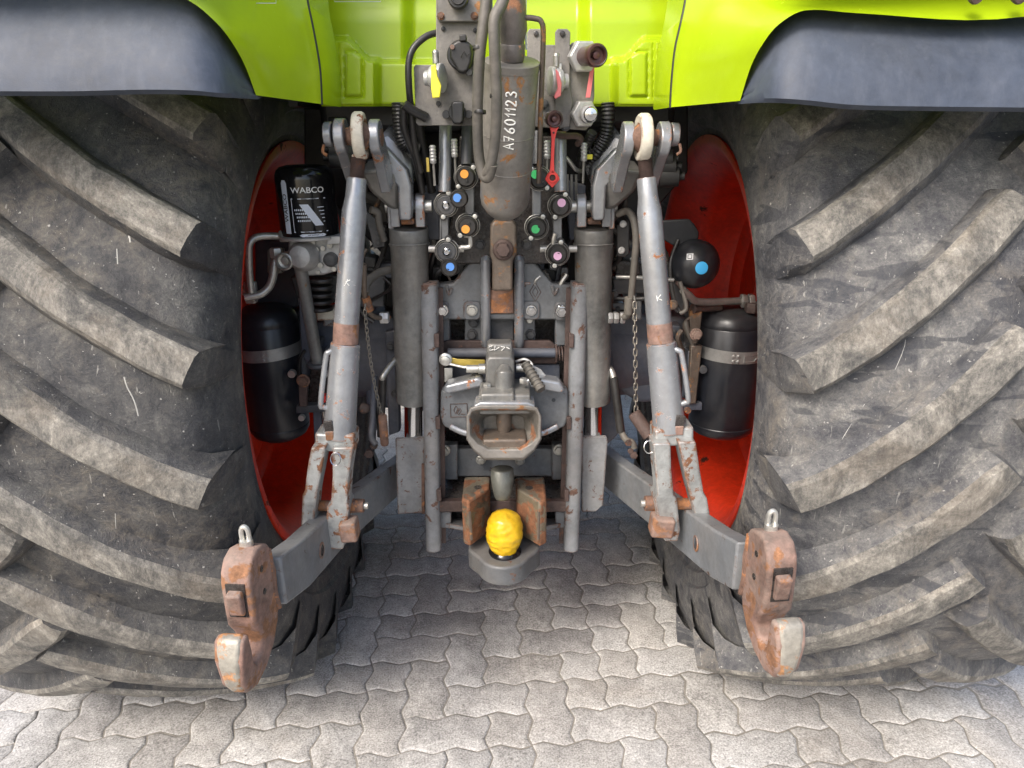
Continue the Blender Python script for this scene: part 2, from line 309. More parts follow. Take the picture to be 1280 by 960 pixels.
def thing(name, loc, label, cat, group=None):
    o = bpy.data.objects.new(name, None); col.objects.link(o); o.location = loc; o['label'] = label; o['category'] = cat
    o.empty_display_size = 0.2
    if group: o['group'] = group
    WLOC[o.name] = V(loc); return o
def plate_pts(pts, Y): return [P(x, y, Y) for x, y in pts]
def rrect(x0, y0, x1, y1, r, n=3):
    o = []
    for cx, cy, a0 in ((x1 - r, y0 + r, -90), (x1 - r, y1 - r, 0), (x0 + r, y1 - r, 90), (x0 + r, y0 + r, 180)):
        for k in range(n + 1): a = rad(a0 + 90 * k / n); o.append((cx + r * math.cos(a), cy + r * math.sin(a)))
    return o
BACK = V((0, 1, 0)); TOCAM = V((0, -1, 0))

# ------------------------------------------------------------------ ground and paving
U = 0.1125; PO = V((-0.3255, 1.3252)); PYAW = rad(3.417)
g = B(); g.box((0, 20, -0.0540), (160, 160, 0.1))
ground = build(g, 'ground', SAND, origin=V((0, 0, 0))); ground['kind'] = 'structure'
def edge_pts(kind):                # one unit edge of the wavy joint: offsets (along, across)
    return [(0.0, 0.0), (0.14, 0.6), (0.27, 1.0), (0.5, 0.0), (0.73, -1.0), (0.86, -0.6)]
AMP = 0.082
def outline(wu, hu):
    o = []; E = edge_pts(0)
    for i in range(wu): o += [(i + t, a * AMP) for t, a in E]
    for j in range(hu): o += [(wu - a * AMP, j + t) for t, a in E]
    for i in range(wu, 0, -1): o += [(i, hu)] + [(i - 1 + t, hu + a * AMP) for t, a in E[:0:-1]]
    for j in range(hu, 0, -1): o += [(0, j)] + [(-a * AMP, j - 1 + t) for t, a in E[:0:-1]]
    return o
def inset(o, d):
    n = len(o); r = []
    for i in range(n):
        a, b, c = V(o[i - 1]), V(o[i]), V(o[(i + 1) % n])
        e1, e2 = (b - a).normalized(), (c - b).normalized()
        n1, n2 = V((-e1.y, e1.x)), V((-e2.y, e2.x)); m = (n1 + n2); m = m.normalized() / max(0.6, (m.normalized()).dot(n1))
        r.append(b + m * d)
    return r
def stone_mesh(wu, hu):
    o = [(x * U, y * U) for x, y in outline(wu, hu)]
    cx, cy = wu * U / 2, hu * U / 2
    b = B(); rings = []
    for d, z in ((0.0014, -0.055), (0.0014, -0.0036), (0.0034, -0.0014), (0.0080, 0.0)):
        rings.append([(p[0] - cx, p[1] - cy, z) for p in inset(o, d)])
    n = len(o); vs = [p for r in rings for p in r]
    fs = [(i * n + k, i * n + (k + 1) % n, (i + 1) * n + (k + 1) % n, (i + 1) * n + k) for i in range(3) for k in range(n)] + [[3 * n + k for k in range(n)]]
    b.add(vs, fs); return b
SB = {'H': stone_mesh(2, 1), 'V': stone_mesh(1, 2), 'S': stone_mesh(1, 1)}
SM = {}
for k, b in SB.items():
    SM[k] = b.mesh('paving_stone', V()); SM[k].materials.append(CONC)
cy_, sy_ = math.cos(PYAW), math.sin(PYAW)
def grid2w(i, j):
    x, y = PO.x + i * U, PO.y + j * U
    return V((cy_ * x - sy_ * y, sy_ * x + cy_ * y))
stones = []
rs = random.Random(3)
for j in range(-9, 70):
    for i in range(-36, 40):
        q = (i - (j - 1)) % 4
        if q == 0:   # lower half of an upright stone covering rows j, j+1
            if (i, j) in ((3, 0),) or rs.random() < 0.10: stones += [('S', i, j, 1, 1), ('S', i, j + 1, 1, 1)]
            else: stones.append(('V', i, j, 1, 2))
        elif q == 1:
            if (i, j) == (-1, 3) or rs.random() < 0.10: stones += [('S', i, j, 1, 1), ('S', i + 1, j, 1, 1)]
            else: stones.append(('H', i, j, 2, 1))
def inview(p, mg=60):
    d = p.y * math.cos(PITCH) + CAMH * math.sin(PITCH)
    if d < 0.3: return False
    px = 640 + FPX * p.x / d; py = 480 - FPX * (p.y * math.sin(PITCH) - CAMH * math.cos(PITCH)) / d
    return -mg < px < 1280 + mg and py < 960 + mg
L = []
for k, i, j, wu, hu in stones:
    c = grid2w(i + wu / 2, j + hu / 2)
    near_wheel = abs(abs(c.x - XC) - 0.927) < 0.33 and 1.80 < c.y < 2.4       # stones wholly under the tyres are seen by nobody
    L.append((0 if inview(c, 20) and not near_wheel else 1, c.length, k, c))
L.sort(key=lambda t: (t[0], t[1]))
rest = B()
for n_, (_, _, k, c) in enumerate(L):
    z = rs.uniform(-0.0022, 0.0012); tx, ty = rs.gauss(0, 0.006), rs.gauss(0, 0.006)
    if n_ < 298:
        o = bpy.data.objects.new('paving_stone', SM[k]); col.objects.link(o); o.parent = ground
        o.location = (c.x, c.y, z); o.rotation_euler = (tx, ty, PYAW + (math.pi if rs.random() < .5 else 0))
    else:
        R = Matrix.Translation((c.x, c.y, z)) @ Euler((tx, ty, PYAW)).to_matrix().to_4x4()
        bb = SB[k]; rest.add([R @ p for p in bb.v], bb.f)
o = build(rest, 'paving_stone_field', CONC, ground, origin=V((0, 0, 0))); o['kind'] = 'stuff'

# ------------------------------------------------------------------ the tractor: wheels
T = thing('tractor', (XC, 1.9, 0), 'rear of a lime green tractor with rusty three point linkage between two huge dusty tyres', 'tractor')
AX = V((XC, 2.105, 0.88)); RT = 0.97; TX = 0.927; NL = 25
CARC = [(0.0, .960), (.10, .958), (.20, .952), (.28, .942), (.34, .924), (.376, .892), (.394, .84), (.400, .785), (.397, .745), (.388, .738), (.385, .70), (.376, .694), (.370, .665), (.362, .658), (.356, .64), (.346, .632), (.342, .615), (.334, .606), (.328, .598), (.322, .575)]
CARC = [(a_, r_ * RT) for a_, r_ in CARC]
def carc_r(wd):
    wd = abs(wd)
    for (a, ra), (b, rb) in zip(CARC, CARC[1:]):
        if a <= wd <= b: return ra + (rb - ra) * (wd - a) / (b - a)
    return .70
def lug_mesh(cx, side, name):
    """one tread bar, from the shoulder to past the middle; side=+1: toward +X"""
    b = B(); st = 15; rows = []
    for i in range(-2, st + 1):
        t = max(0, i) / st
        wd = 0.386 - (0.424 if cx < 0 else 0.368) * t
        th = rad(18.5) * (0.70 * t + 0.30 * t * t)
        rt = RT - 0.032 * (abs(wd) / 0.386) ** 3; hw = 0.0345 - 0.003 * min(1, t * 2.5); hb = hw + 0.018
        if i == -1: wd = 0.400; rt = 0.925 * RT; hb = 0.040
        if i == -2: wd = 0.404; rt = 0.84 * RT; hw = 0.014; hb = 0.028
        if i == st: hw *= 0.8
        rb = carc_r(wd) - 0.015 if i >= 0 else rt - 0.06
        # direction in the unrolled tread plane
        dw = -0.408; dt = rad(18.5) * (0.70 + 0.60 * t) * RT; L_ = math.hypot(dw, dt); nx, ny = -dt / L_, dw / L_
        if i < 0: nx, ny = nx * 0.35, 0.95 * (1 if ny > 0 else -1)
        row = []
        rows_q = ((-1, hb, rb), (-1, (hw + hb) * .5 + .004, (rb + rt) * .5 - .004), (-1, hw + .002, rt - 0.010), (-1, hw - .007, rt - .001), (0, 0, rt + .0015), (1, hw - .007, rt - .001), (1, hw + .002, rt - 0.010), (1, (hw + hb) * .5 + .004, (rb + rt) * .5 - .004), (1, hb, rb))
        for sg, h, r in rows_q:
            ww = wd + nx * h * sg; tt = th + ny * h * sg / RT
            if i == st: tt += 0.0
            row.append(V((side * ww, -r * math.cos(tt), r * math.sin(tt))))
        rows.append(row)
    # end faces slope down
    def endrow(row, dwd, dr):
        o = []
        for p in row:
            r = math.hypot(p.y, p.z); a = math.atan2(p.z, -p.y); r2 = min(r, 0.945 * RT) - 0.02 + dr
            o.append(V((p.x + side * dwd, -r2 * math.cos(a), r2 * math.sin(a))))
        return o
    rows.append(endrow(rows[-1], -0.028, 0.0))
    vs = [p for r in rows for p in r]; n = len(rows[0])
    for i, p in enumerate(vs):
        k = mnoise.noise_vector(p * 14 + V((side * 3, 0, 0))) * 0.004; vs[i] = p + k
    for i in range(len(rows) - 1):
        for j in range(n - 1):
            top = 2 <= j <= 5 and 2 <= i < len(rows) - 2
            b.add([], []); b.f.append([i * n + j, i * n + j + 1, (i + 1) * n + j + 1, (i + 1) * n + j]); b.m.append(1 if top else 0)
    b.v = vs
    b.f.append(list(range(n - 1, -1, -1))); b.m.append(0)
    me = b.mesh(name, V()); me.materials.append(RUB if cx < 0 else RUBR); me.materials.append(LUGT)
    me.set_sharp_from_angle(angle=rad(30)); return me
def wheel(side):
    c = V((XC + side * TX, AX.y, AX.z)); inn = -side
    b = B(); prof = [(r, -wd) for wd, r in CARC[::-1]] + [(r, wd) for wd, r in CARC[1:]]
    b.lathe(prof, c, (1, 0, 0), 144, cap=False)
    ty = build(b, 'tyre', RUB if side < 0 else RUBR, T, origin=c, label='%s, with chalky diagonal lugs' % ('broad dark tyre at the left of the photo' if side < 0 else 'broad grey dusty tyre at the right of the photo, blotched with dark wiped marks'))
    for s_, ph in ((inn, 0.0), (-inn, 0.5)):
        me = lug_mesh(c.x, s_, 'lug')
        for k in range(NL):
            o = bpy.data.objects.new('lug', me); col.objects.link(o); o.parent = ty
            o.rotation_euler = (-rad((-.6 if side < 0 else -2.4) + (k + ph) * 360 / NL), 0, 0)
    # rim: barrel and dish, open toward the tractor
    b = B(); I = 0.344
    pr = [(.560, I - .03), (.572, I - .012), (.590, I - .010), (.597, I - .002), (.597, I + .004), (.580, I + .005), (.568, I - .002), (.548, I - .02), (.522, I - .06), (.498, I - .085), (.488, I - .13), (.486, I - .22), (.478, I - .235), (.455, I - .245), (.44, I - .262), (.30, I - .262), (.27, I - .30), (.20, I - .31)]
    b.lathe([(r, h * inn) for r, h in pr], c, (1, 0, 0), 120, cap=False)
    rm = build(b, 'rim', RED, T, origin=c, label='red dished rim, %s' % ('its inside in deep shade' if side < 0 else 'its inside brightly lit'))
    b = B(); b.lathe([(.30, -.005), (.31, .02), (.18, .03), (.12, .02)], c + V((inn * (I - .30), 0, 0)), (inn, 0, 0), 40)
    build(b, 'hub_disc', RED, rm)
    for k in range(10):
        a = 2 * math.pi * k / 10; b = B(); b.hexn(c + V((inn * (I - .275), .24 * math.cos(a), .24 * math.sin(a))), (inn, 0, 0), .018, .025); build(b, 'wheel_nut', ZINC, rm)
wheel(-1); wheel(1)

# ------------------------------------------------------------------ bodywork
def sgn_lerp(a, b, t): return a + (b - a) * t
# left fender skin (dark plastic): rows from the bottom lip upward, columns from outside to inside
def skin(name, rows, mat, thick, label=None, bevel=0.0, parent=T):
    b = B(); b.sheet([[P(*q) for q in r] for r in rows], thick=thick); return build(b, name, mat, parent, bevel, label)
xsL = [-420, -260, -100, 0, 90, 180, 240, 272, 292, 307, 320]
yoff = [0, 0, 0, 0, 0, 0, .004, .02, .05, .085, .12]
topb = {-420: -60, -260: -40, -100: -25, 0: -12, 90: -8, 180: -6, 240: 3, 272: 30, 292: 56, 307: 84, 320: 116}
botb = {-420: 112, -260: 113, -100: 114, 0: 114, 90: 114, 180: 112, 240: 113, 272: 116, 292: 117, 307: 118, 320: 119}
def fend(xs, top, bot, yo, label):
    rows = []; xs = sorted(xs, reverse=xs[0] > xs[-1]); pts = [V((x, top[x], bot[x], dy)) for x, dy in zip(xs, yo)]; dn = []
    for i in range(len(pts) - 1):
        p0, p1, p2, p3 = pts[max(0, i - 1)], pts[i], pts[i + 1], pts[min(len(pts) - 1, i + 2)]
        k1, k2 = (p2.x - p1.x) / ((p2.x - p0.x) or 1), (p2.x - p1.x) / ((p3.x - p1.x) or 1)
        m1, m2 = (p2 - p0) * k1, (p3 - p1) * k2
        for q in range(6):
            t = q / 6; dn.append(p1 * (2 * t ** 3 - 3 * t * t + 1) + m1 * (t ** 3 - 2 * t * t + t) + p2 * (3 * t * t - 2 * t ** 3) + m2 * (t ** 3 - t * t))
    dn.append(pts[-1])
    for k in range(9):
        t = k / 8; r = []
        for x, ty_, by_, dy in dn:
            y = by_ + (ty_ - by_) * t
            r.append(P(x, y, 1.17 + dy + 0.025 * t + 0.05 * t * t))
        rows.append(r)
    b = B(); low = [p + V((0, .012, -.006)) for p in rows[0]]; low2 = [p + V((0, .05, .004)) for p in rows[0]]
    b.sheet([low2, low] + rows, thick=(0, .012, .010)); return build(b, 'fender_skirt', FEND, T, 0, label, seg=1)
fend(xsL, topb, botb, yoff, 'bluish black plastic fender over the left tyre, scuffed with faint vertical scratches')
mx = {x: 1246 - x for x in xsL}
topR = dict(zip([1666, 1506, 1346, 1246, 1156, 1066, 1006, 974, 954, 939, 926], [-20, -8, 32, 26, 22, 18, 14, 30, 54, 82, 120]))
botR = dict(zip(topR.keys(), [138, 136, 135, 134, 133, 131, 125, 123, 123, 124, 125]))
fend(list(topR.keys()), topR, botR, yoff, 'bluish black plastic fender over the right tyre, with a white scrape')
b = B()   # the white scrape on the right fender
b.tube([P(1134, 58, 1.222), P(1134, 70, 1.215), P(1134.5, 98, 1.195)], .0014, 5); b.tube([P(1133.5, 62, 1.222), P(1139, 52, 1.226), P(1143, 62, 1.222)], .0007, 5)
b.tube([P(1137, 104, 1.192), P(1135, 112, 1.186), P(1141, 123, 1.176)], .0012, 5)
build(b, 'scrape_mark', CHALK, T)

def lime_side(L_):
    """side skin between the black fender edge and the seam with the rear panel; L_: True for left"""
    if L_:
        outer = [(320, 119, 1.29), (307, 84, 1.262), (292, 56, 1.235), (272, 30, 1.215), (240, 3, 1.205), (200, -14, 1.20), (60, -30, 1.20), (-420, -75, 1.23)]
        inner = [(401, 130, 1.47), (399, 90, 1.47), (395, 62, 1.47), (389, 30, 1.47), (383, 0, 1.475), (379, -40, 1.48), (372, -120, 1.50), (360, -260, 1.55)]
    else:
        outer = [(925, 126, 1.29), (939, 82, 1.262), (954, 54, 1.235), (974, 30, 1.215), (1006, 13, 1.205), (1066, 16, 1.20), (1246, 24, 1.20), (1666, -30, 1.23)]
        inner = [(839, 134, 1.47), (841, 100, 1.47), (845, 62, 1.47), (852, 30, 1.47), (858, 0, 1.475), (862, -40, 1.48), (868, -120, 1.50), (880, -260, 1.55)]
    rows = []
    def dens(L3):
        o3 = []; 
        for i in range(len(L3) - 1):
            p0, p1, p2, p3 = [V(L3[max(0, min(len(L3) - 1, i + d_))]) for d_ in (-1, 0, 1, 2)]
            ds = [max(1e-6, (b_ - a_).length) for a_, b_ in ((p0, p1), (p1, p2), (p2, p3))]
            k1, k2 = ds[1] / (ds[0] * (i > 0) + ds[1]), ds[1] / (ds[1] + ds[2] * (i < len(L3) - 2)); m1, m2 = (p2 - p0) * k1, (p3 - p1) * k2
            for q in range(5):
                t = q / 5; o3.append(p1 * (2 * t ** 3 - 3 * t * t + 1) + m1 * (t ** 3 - 2 * t * t + t) + p2 * (3 * t * t - 2 * t ** 3) + m2 * (t ** 3 - t * t))
        return o3 + [V(L3[-1])]
    outer, inner = dens(outer), dens(inner)
    for o_, i_ in zip(outer, inner):
        a, c = P(*o_), P(*i_); r = []
        for k in range(13):
            t = k / 12; p = a.lerp(c, t)
            # S-shaped plan: first follows the fender face, then turns forward, then flattens to the seam
            p = P(o_[0] + (i_[0] - o_[0]) * t, o_[1] + (i_[1] - o_[1]) * t, a.y + (c.y - a.y) * (0.62 * t + 0.38 * (0.5 - 0.5 * math.cos(math.pi * t))))
            r.append(p)
        q_ = P(i_[0], i_[1], c.y); r.append(q_ + V(((-.002 if L_ else .002) * -1, .16, 0)))
        rows.append(r)
    b = B(); b.sheet(rows, thick=(0, .012, 0.004)); return build(b, 'side_panel', GREEN, T, 0, 'glossy lime green side panel beside the %s fender' % ('left' if L_ else 'right'))
spL, spR = lime_side(True), lime_side(False)
for q_ in ([(402, 131, 1.475), (400, 90, 1.475), (396, 62, 1.475), (390, 30, 1.475), (384, 0, 1.48), (380, -40, 1.485)], [(838, 135, 1.475), (840, 100, 1.475), (844, 62, 1.475), (851, 30, 1.475), (857, 0, 1.48), (861, -40, 1.485)]):
    b = B(); b.tube([P(*k_) for k_ in q_], .0028, 8, smooth=4); build(b, 'seam_gap_line', BLACKPR, T)  # black tubes painted in as the dark, shaded gap along the panel seams
# upper skins over the wheel arches
for L_ in (True, False):
    s_ = -1 if L_ else 1; rows = []
    for k in range(10):
        a = k / 9 * rad(125); rr = 0.985
        rows.append([V((XC + s_ * x, AX.y - 0.15 - 0.80 * math.cos(a) , 1.74 + 0.30 * math.sin(a))) for x in (0.42, 0.6, 0.9, 1.22)])
    b = B(); b.sheet(rows, thick=(0, 0, .02)); build(b, 'fender_arch', GREEN, T)
    b = B(); b.box((XC + s_ * 0.455, 2.35, 1.76), (.02, 1.25, .42)); build(b, 'wheel_arch_liner', BLACKP, T)
# rear panel between the seams
def sstep(a, c, x):
    t = max(0.0, min(1.0, (x - a) / (c - a))); return t * t * (3 - 2 * t)
rows = []
ys_ = [133 - 1.6 * k for k in range(86)] + [-20, -60, -120, -260]
for y in ys_:
    xl = 402 - max(0, 133 - y) * .13; xr = 838 + max(0, 133 - y) * .145; r = []
    for k in range(281):
        u = k / 280; px = xl + (xr - xl) * u; e = min(px - 402, 838 - px)          # distance in from the seams
        up = 1.742 + .036 * sstep(98, 118, e) + .010 * sstep(30, 0, y)
        y0 = 44 + 26 * sstep(30, 62, e)
        lobe = sstep(y0, y0 + 9, y) * (1 - sstep(64, 76, e))
        low = sstep(73, 81, y) * sstep(60, 76, e)
        Yk = up + (1.662 - up) * lobe + (1.708 - up) * low * (1 - lobe) - .004 * sstep(0, 6, 6 - abs(e - 3)) * 0
        Yk -= .006 * sstep(9, 4, abs(e - 2)) * 0
        # pressed grooves round the two pads in each lobe
        for cx, hw, ct, cb in ((13, 6, 52, 119), (40, 9.5, 66 , 119)):
            dx = abs(e - cx) - hw; dyt = (ct + (max(0, e - cx) * .6 if cx == 40 else 0)) - y; dyb = y - cb; dd = max(dx, dyt, dyb)
            Yk -= .005 * (1 - sstep(-1.5, 2.0, dd)) - .0025 * (1 - sstep(0, 1.6, abs(dd - 2.4)))
        rr_ = sstep(0, 5, e + 2); Yk += .010 * (1 - rr_)
        if y > 129: Yk += .006 * sstep(129, 133, y)
        r.append(P(px, y, Yk))
    rows.append(r)
b = B(); b.sheet(rows, thick=(0, .012, .0)); rp = build(b, 'rear_panel', GREEN, T, label='glossy lime green rear panel with a wide recess behind the hydraulics')
def pad(pts, Y, par, dy=-0.004):
    b = B(); b.prism([P(x, y, Y) for x, y in pts], (0, .012, 0), taper=1.12)
    build(b, 'raised_pad', GREEN, par, 0.003, seg=3)

# ------------------------------------------------------------------ cab underside, housings: the mass behind
b = B(); b.box((XC, 2.75, 2.15), (1.5, 1.7, 1.1)); build(b, 'cab', BLACKP, T, .05)
b = B(); b.box((XC, 2.6, 1.56), (.84, 1.6, .14)); build(b, 'cab_floor', BLACKP, T, .02)
b = B(); b.box((XC, 2.42, .92), (.40, .84, .62)); b.box((XC, 3.6, .95), (.5, 1.8, .55)); build(b, 'transmission_housing', DARKG, T, .03)
b = B(); b.box((XC, 4.6, 1.5), (.75, 2.2, .8)); build(b, 'bonnet', GREEN, T, .08)
for s_ in (-1, 1):
    b = B(); b.lathe([(.17, 0), (.165, .10), (.13, .16), (.115, .36), (.15, .40), (.15, .46)], (XC + s_ * .14, 2.0, .885), (s_, 0, 0), 36)
    build(b, 'axle_housing', BLUEG, T, label='blue grey %s axle housing' % ('left' if s_ < 0 else 'right'))
    b = B(); b.lathe([(.36, -.10), (.40, -.06), (.41, .06), (.36, .14)], (XC + s_ * .80, 4.6, .62), (1, 0, 0), 40); b.lathe([(.62, -.20), (.66, -.12), (.67, .12), (.62, .20)], (XC + s_ * .85, 4.6, .66), (1, 0, 0), 48)
    build(b, 'front_tyre', RUB, T)
b = B(); b.bar((XC - .7, 4.6, .66), (XC + .7, 4.6, .66), .16, .18); build(b, 'front_axle', DARKG, T, .02)

# ------------------------------------------------------------------ small builders used all over the machinery
def bolt(px, py, Y, r_px, parent, mat=ZINC, washer=True, name='bolt', axis=(0, -1, 0), h=1.0):
    p = P(px, py, Y); r = M(r_px, p); b = B()
    if washer: b.lathe([(r * 1.3, -r * .2), (r * 1.3, r * .12), (r * 1.2, r * .2)], p, axis, 20)
    b.hexn(p + V(axis) * r * .1, axis, r, r * .75 * h)
    b.lathe([(r * .45, 0), (r * .45, r * .12)], p + V(axis) * (r * .1 + r * .75 * h), axis, 10)
    return build(b, name, mat, parent)
def cyl(a, c, r, name, mat, parent, n=24, bevel=0.0, label=None):
    b = B(); b.tube([a, c], r, n); return build(b, name, mat, parent, bevel, label)
def path(name, mat, parent, pts, r_px, n=10, smooth=6, label=None, closed=False):
    q = [P(*p) for p in pts]; r = M(r_px, q[len(q) // 2]); b = B(); b.tube(q, r, n, smooth=smooth, closed=closed)
    return build(b, name, mat, parent, label=label)
def plate(name, mat, parent, pts, Y, t, bevel=0.002, label=None, seg=2, jitter=0.0):
    b = B(); b.prism([P(x, y, Y) for x, y in pts], (0, t, 0)); return build(b, name, mat, parent, bevel, label, seg, jitter=jitter)
def cast(name, mat, parent, lines, bevel=0.004, label=None, seg=3, n=None):
    """a casting: cross sections given as (centre px, py, Y, half width px, half depth m), joined"""
    b = B(); rows = []
    for px, py, Y, hw, hd in lines:
        p = P(px, py, Y); h = M(hw, p); e = 0.3
        rows.append([p + V((x * h, y * hd, 0)) for x, y in ((-1, -1 + e), (-1 + e, -1), (1 - e, -1), (1, -1 + e), (1, 1 - e), (1 - e, 1), (-1 + e, 1), (-1, 1 - e))])
    vs = [p for r in rows for p in r]
    fs = [(i * 8 + k, i * 8 + (k + 1) % 8, (i + 1) * 8 + (k + 1) % 8, (i + 1) * 8 + k) for i in range(len(rows) - 1) for k in range(8)]
    fs += [list(range(7, -1, -1)), [(len(rows) - 1) * 8 + k for k in range(8)]]
    b.add(vs, fs); return build(b, name, mat, parent, bevel, label, seg)

# ------------------------------------------------------------------ lower links with their claws
def lower_link(sd_, pts, hook, side_name):
    # pts: far, middle, near centre-line points (px, py, Y); bar 45 mm thick, about 105 mm high, cranked at its near end
    q = [P(*p) for p in pts]; b = B(); prof = []
    hs = [.050, .052, .056, .056, .052]
    L4 = []
    for p, h in zip(q, hs):
        L4.append([p + V((sx * .021, 0, sz * h)) for sx, sz in ((-1, -1), (1, -1), (1, 1), (-1, 1))])
    vs = [p for r in L4 for p in r]; fs = [(i * 4 + k, i * 4 + (k + 1) % 4, (i + 1) * 4 + (k + 1) % 4, (i + 1) * 4 + k) for i in range(len(L4) - 1) for k in range(4)]
    fs += [(3, 2, 1, 0), tuple((len(L4) - 1) * 4 + k for k in range(4))]; b.add(vs, fs)
    ln = build(b, 'lower_link', GREY, T, .005, '%s lower link arm, flat grey bar ending in a rusty claw' % side_name, seg=3)
    # drilled eye in the bar
    m = q[3].lerp(q[2], .33) + V((0, 0, -.004)); inn = 1 if sd_ < 0 else -1
    b = B(); b.lathe([(.013, 0), (.018, 0.0), (.018, .0025), (.013, .0025)], m + V((inn * .0205, 0, 0)), (inn, 0, 0), 24, cap=False); build(b, 'hole_ring', RUSTP, ln)
    b = B(); b.lathe([(.0135, 0), (.0135, .0012)], m + V((inn * .0207, 0, 0)), (inn, 0, 0), 24); build(b, 'hole', OILGAP if sd_ < 0 else DARKG, ln)
    return ln, q
def claw(parent, c, sd_, side_name, yaw):
    """the hook: a J-shaped claw seen in the y-z plane, 70 mm thick; c is its middle"""
    R = Matrix.Rotation(yaw, 3, 'Z') @ Matrix.Scale(.94, 3)
    J = [(.030, .118), (.004, .126), (-.022, .120), (-.040, .100), (-.046, .075), (-.047, .030), (-.046, -.012), (-.030, -.036), (-.020, -.062), (-.030, -.088), (-.052, -.092), (-.066, -.074), (-.072, -.040), (-.076, -.002), (-.098, -.004), (-.110, -.040), (-.108, -.095), (-.088, -.128), (-.050, -.146), (-.005, -.138), (.030, -.110), (.052, -.070), (.064, -.020), (.068, .04), (.058, .090), (.046, .110)]
    b = B(); N = len(J)
    wd = lambda y, z: .029 if z > -.05 else (.029 - .14 * min(.10, -.05 - z))
    vs = []
    for sx in (-1, 1):
        for y, z in J: vs.append(c + R @ V((sx * wd(y, z), y, z)))
    b.v = vs; b.f = [list(range(N - 1, -1, -1)), list(range(N, 2 * N))] + [(i, (i + 1) % N, N + (i + 1) % N, N + i) for i in range(N)]; b.m = [0] * len(b.f)
    bm = bmesh.new()
    hk = build(b, 'claw', RUSTP, parent, .007, 'rusty claw of the %s lower link, open toward the viewer' % side_name, seg=4)
    # pale worn lip shell on the rear edge
    b = B(); lip = [(-.077, .001), (-.099, -.001), (-.108, -.02), (-.113, -.050), (-.110, -.096), (-.095, -.124), (-.082, -.112), (-.078, -.09), (-.075, -.05)]
    vs = [c + R @ V((sx * (.024 if z > -.03 else .024 - .10 * min(.10, -.03 - z)), y, z)) for sx in (-1, 1) for y, z in lip]; n = len(lip)
    b.v = vs; b.f = [list(range(n - 1, -1, -1)), list(range(n, 2 * n))] + [(i, (i + 1) % n, n + (i + 1) % n, n + i) for i in range(n)]; b.m = [0] * len(b.f)
    build(b, 'claw_lip', HOOKG, hk, .009, seg=4)
    # window and latch
    b = B(); b.box(c + R @ V((0, -.0465, .045)), (.036, .004, .070), R); build(b, 'latch_window', OILGAP, hk)
    b = B(); b.box(c + R @ V((0, -.050, .042)), (.029, .020, .050), R @ Matrix.Rotation(.18, 3, 'X')); build(b, 'latch', RUSTP, hk, .004)
    # side plate where the claw is welded to the bar
    b = B(); b.tube([c + R @ V((-sd_ * .026, y, z)) for y, z in ((.058, -.045), (.050, .0), (.050, .05), (.048, .095))], .006, 8, smooth=5); build(b, 'weld_seam', RUST, hk)
    for dz in (.08, .03):
        b = B(); b.lathe([(.006, 0), (.006, .002)], c + R @ V((-sd_ * .0275, .005, dz)), R @ V((-sd_, 0, 0)), 10); build(b, 'grease_nipple', OILGAP, hk)
    # release eye on top
    p = c + R @ V((0, .018, .122)); b = B(); b.tube([p, p + V((0, 0, .012))], .012, 14); b.tube([p + V((-.006, 0, .008)), p + V((-.006, 0, .03)), p + V((0, 0, .038)), p + V((.006, 0, .03)), p + V((.006, 0, .008))], .0045, 8, smooth=4)
    build(b, 'release_eye', ZINC, hk)
lkL, qL = lower_link(-1, [(545, 558, 2.05), (488, 600, 1.86), (420, 655, 1.53), (372, 704, 1.28), (341, 727, 1.160)], None, 'left')
lkR, qR = lower_link(1, [(715, 548, 2.05), (770, 592, 1.86), (848, 651, 1.53), (902, 692, 1.28), (932, 708, 1.160)], None, 'right')
claw(lkL, P(314, 757, 1.10), -1, 'left', rad(-5))
claw(lkR, P(960, 738, 1.10), 1, 'right', rad(5))

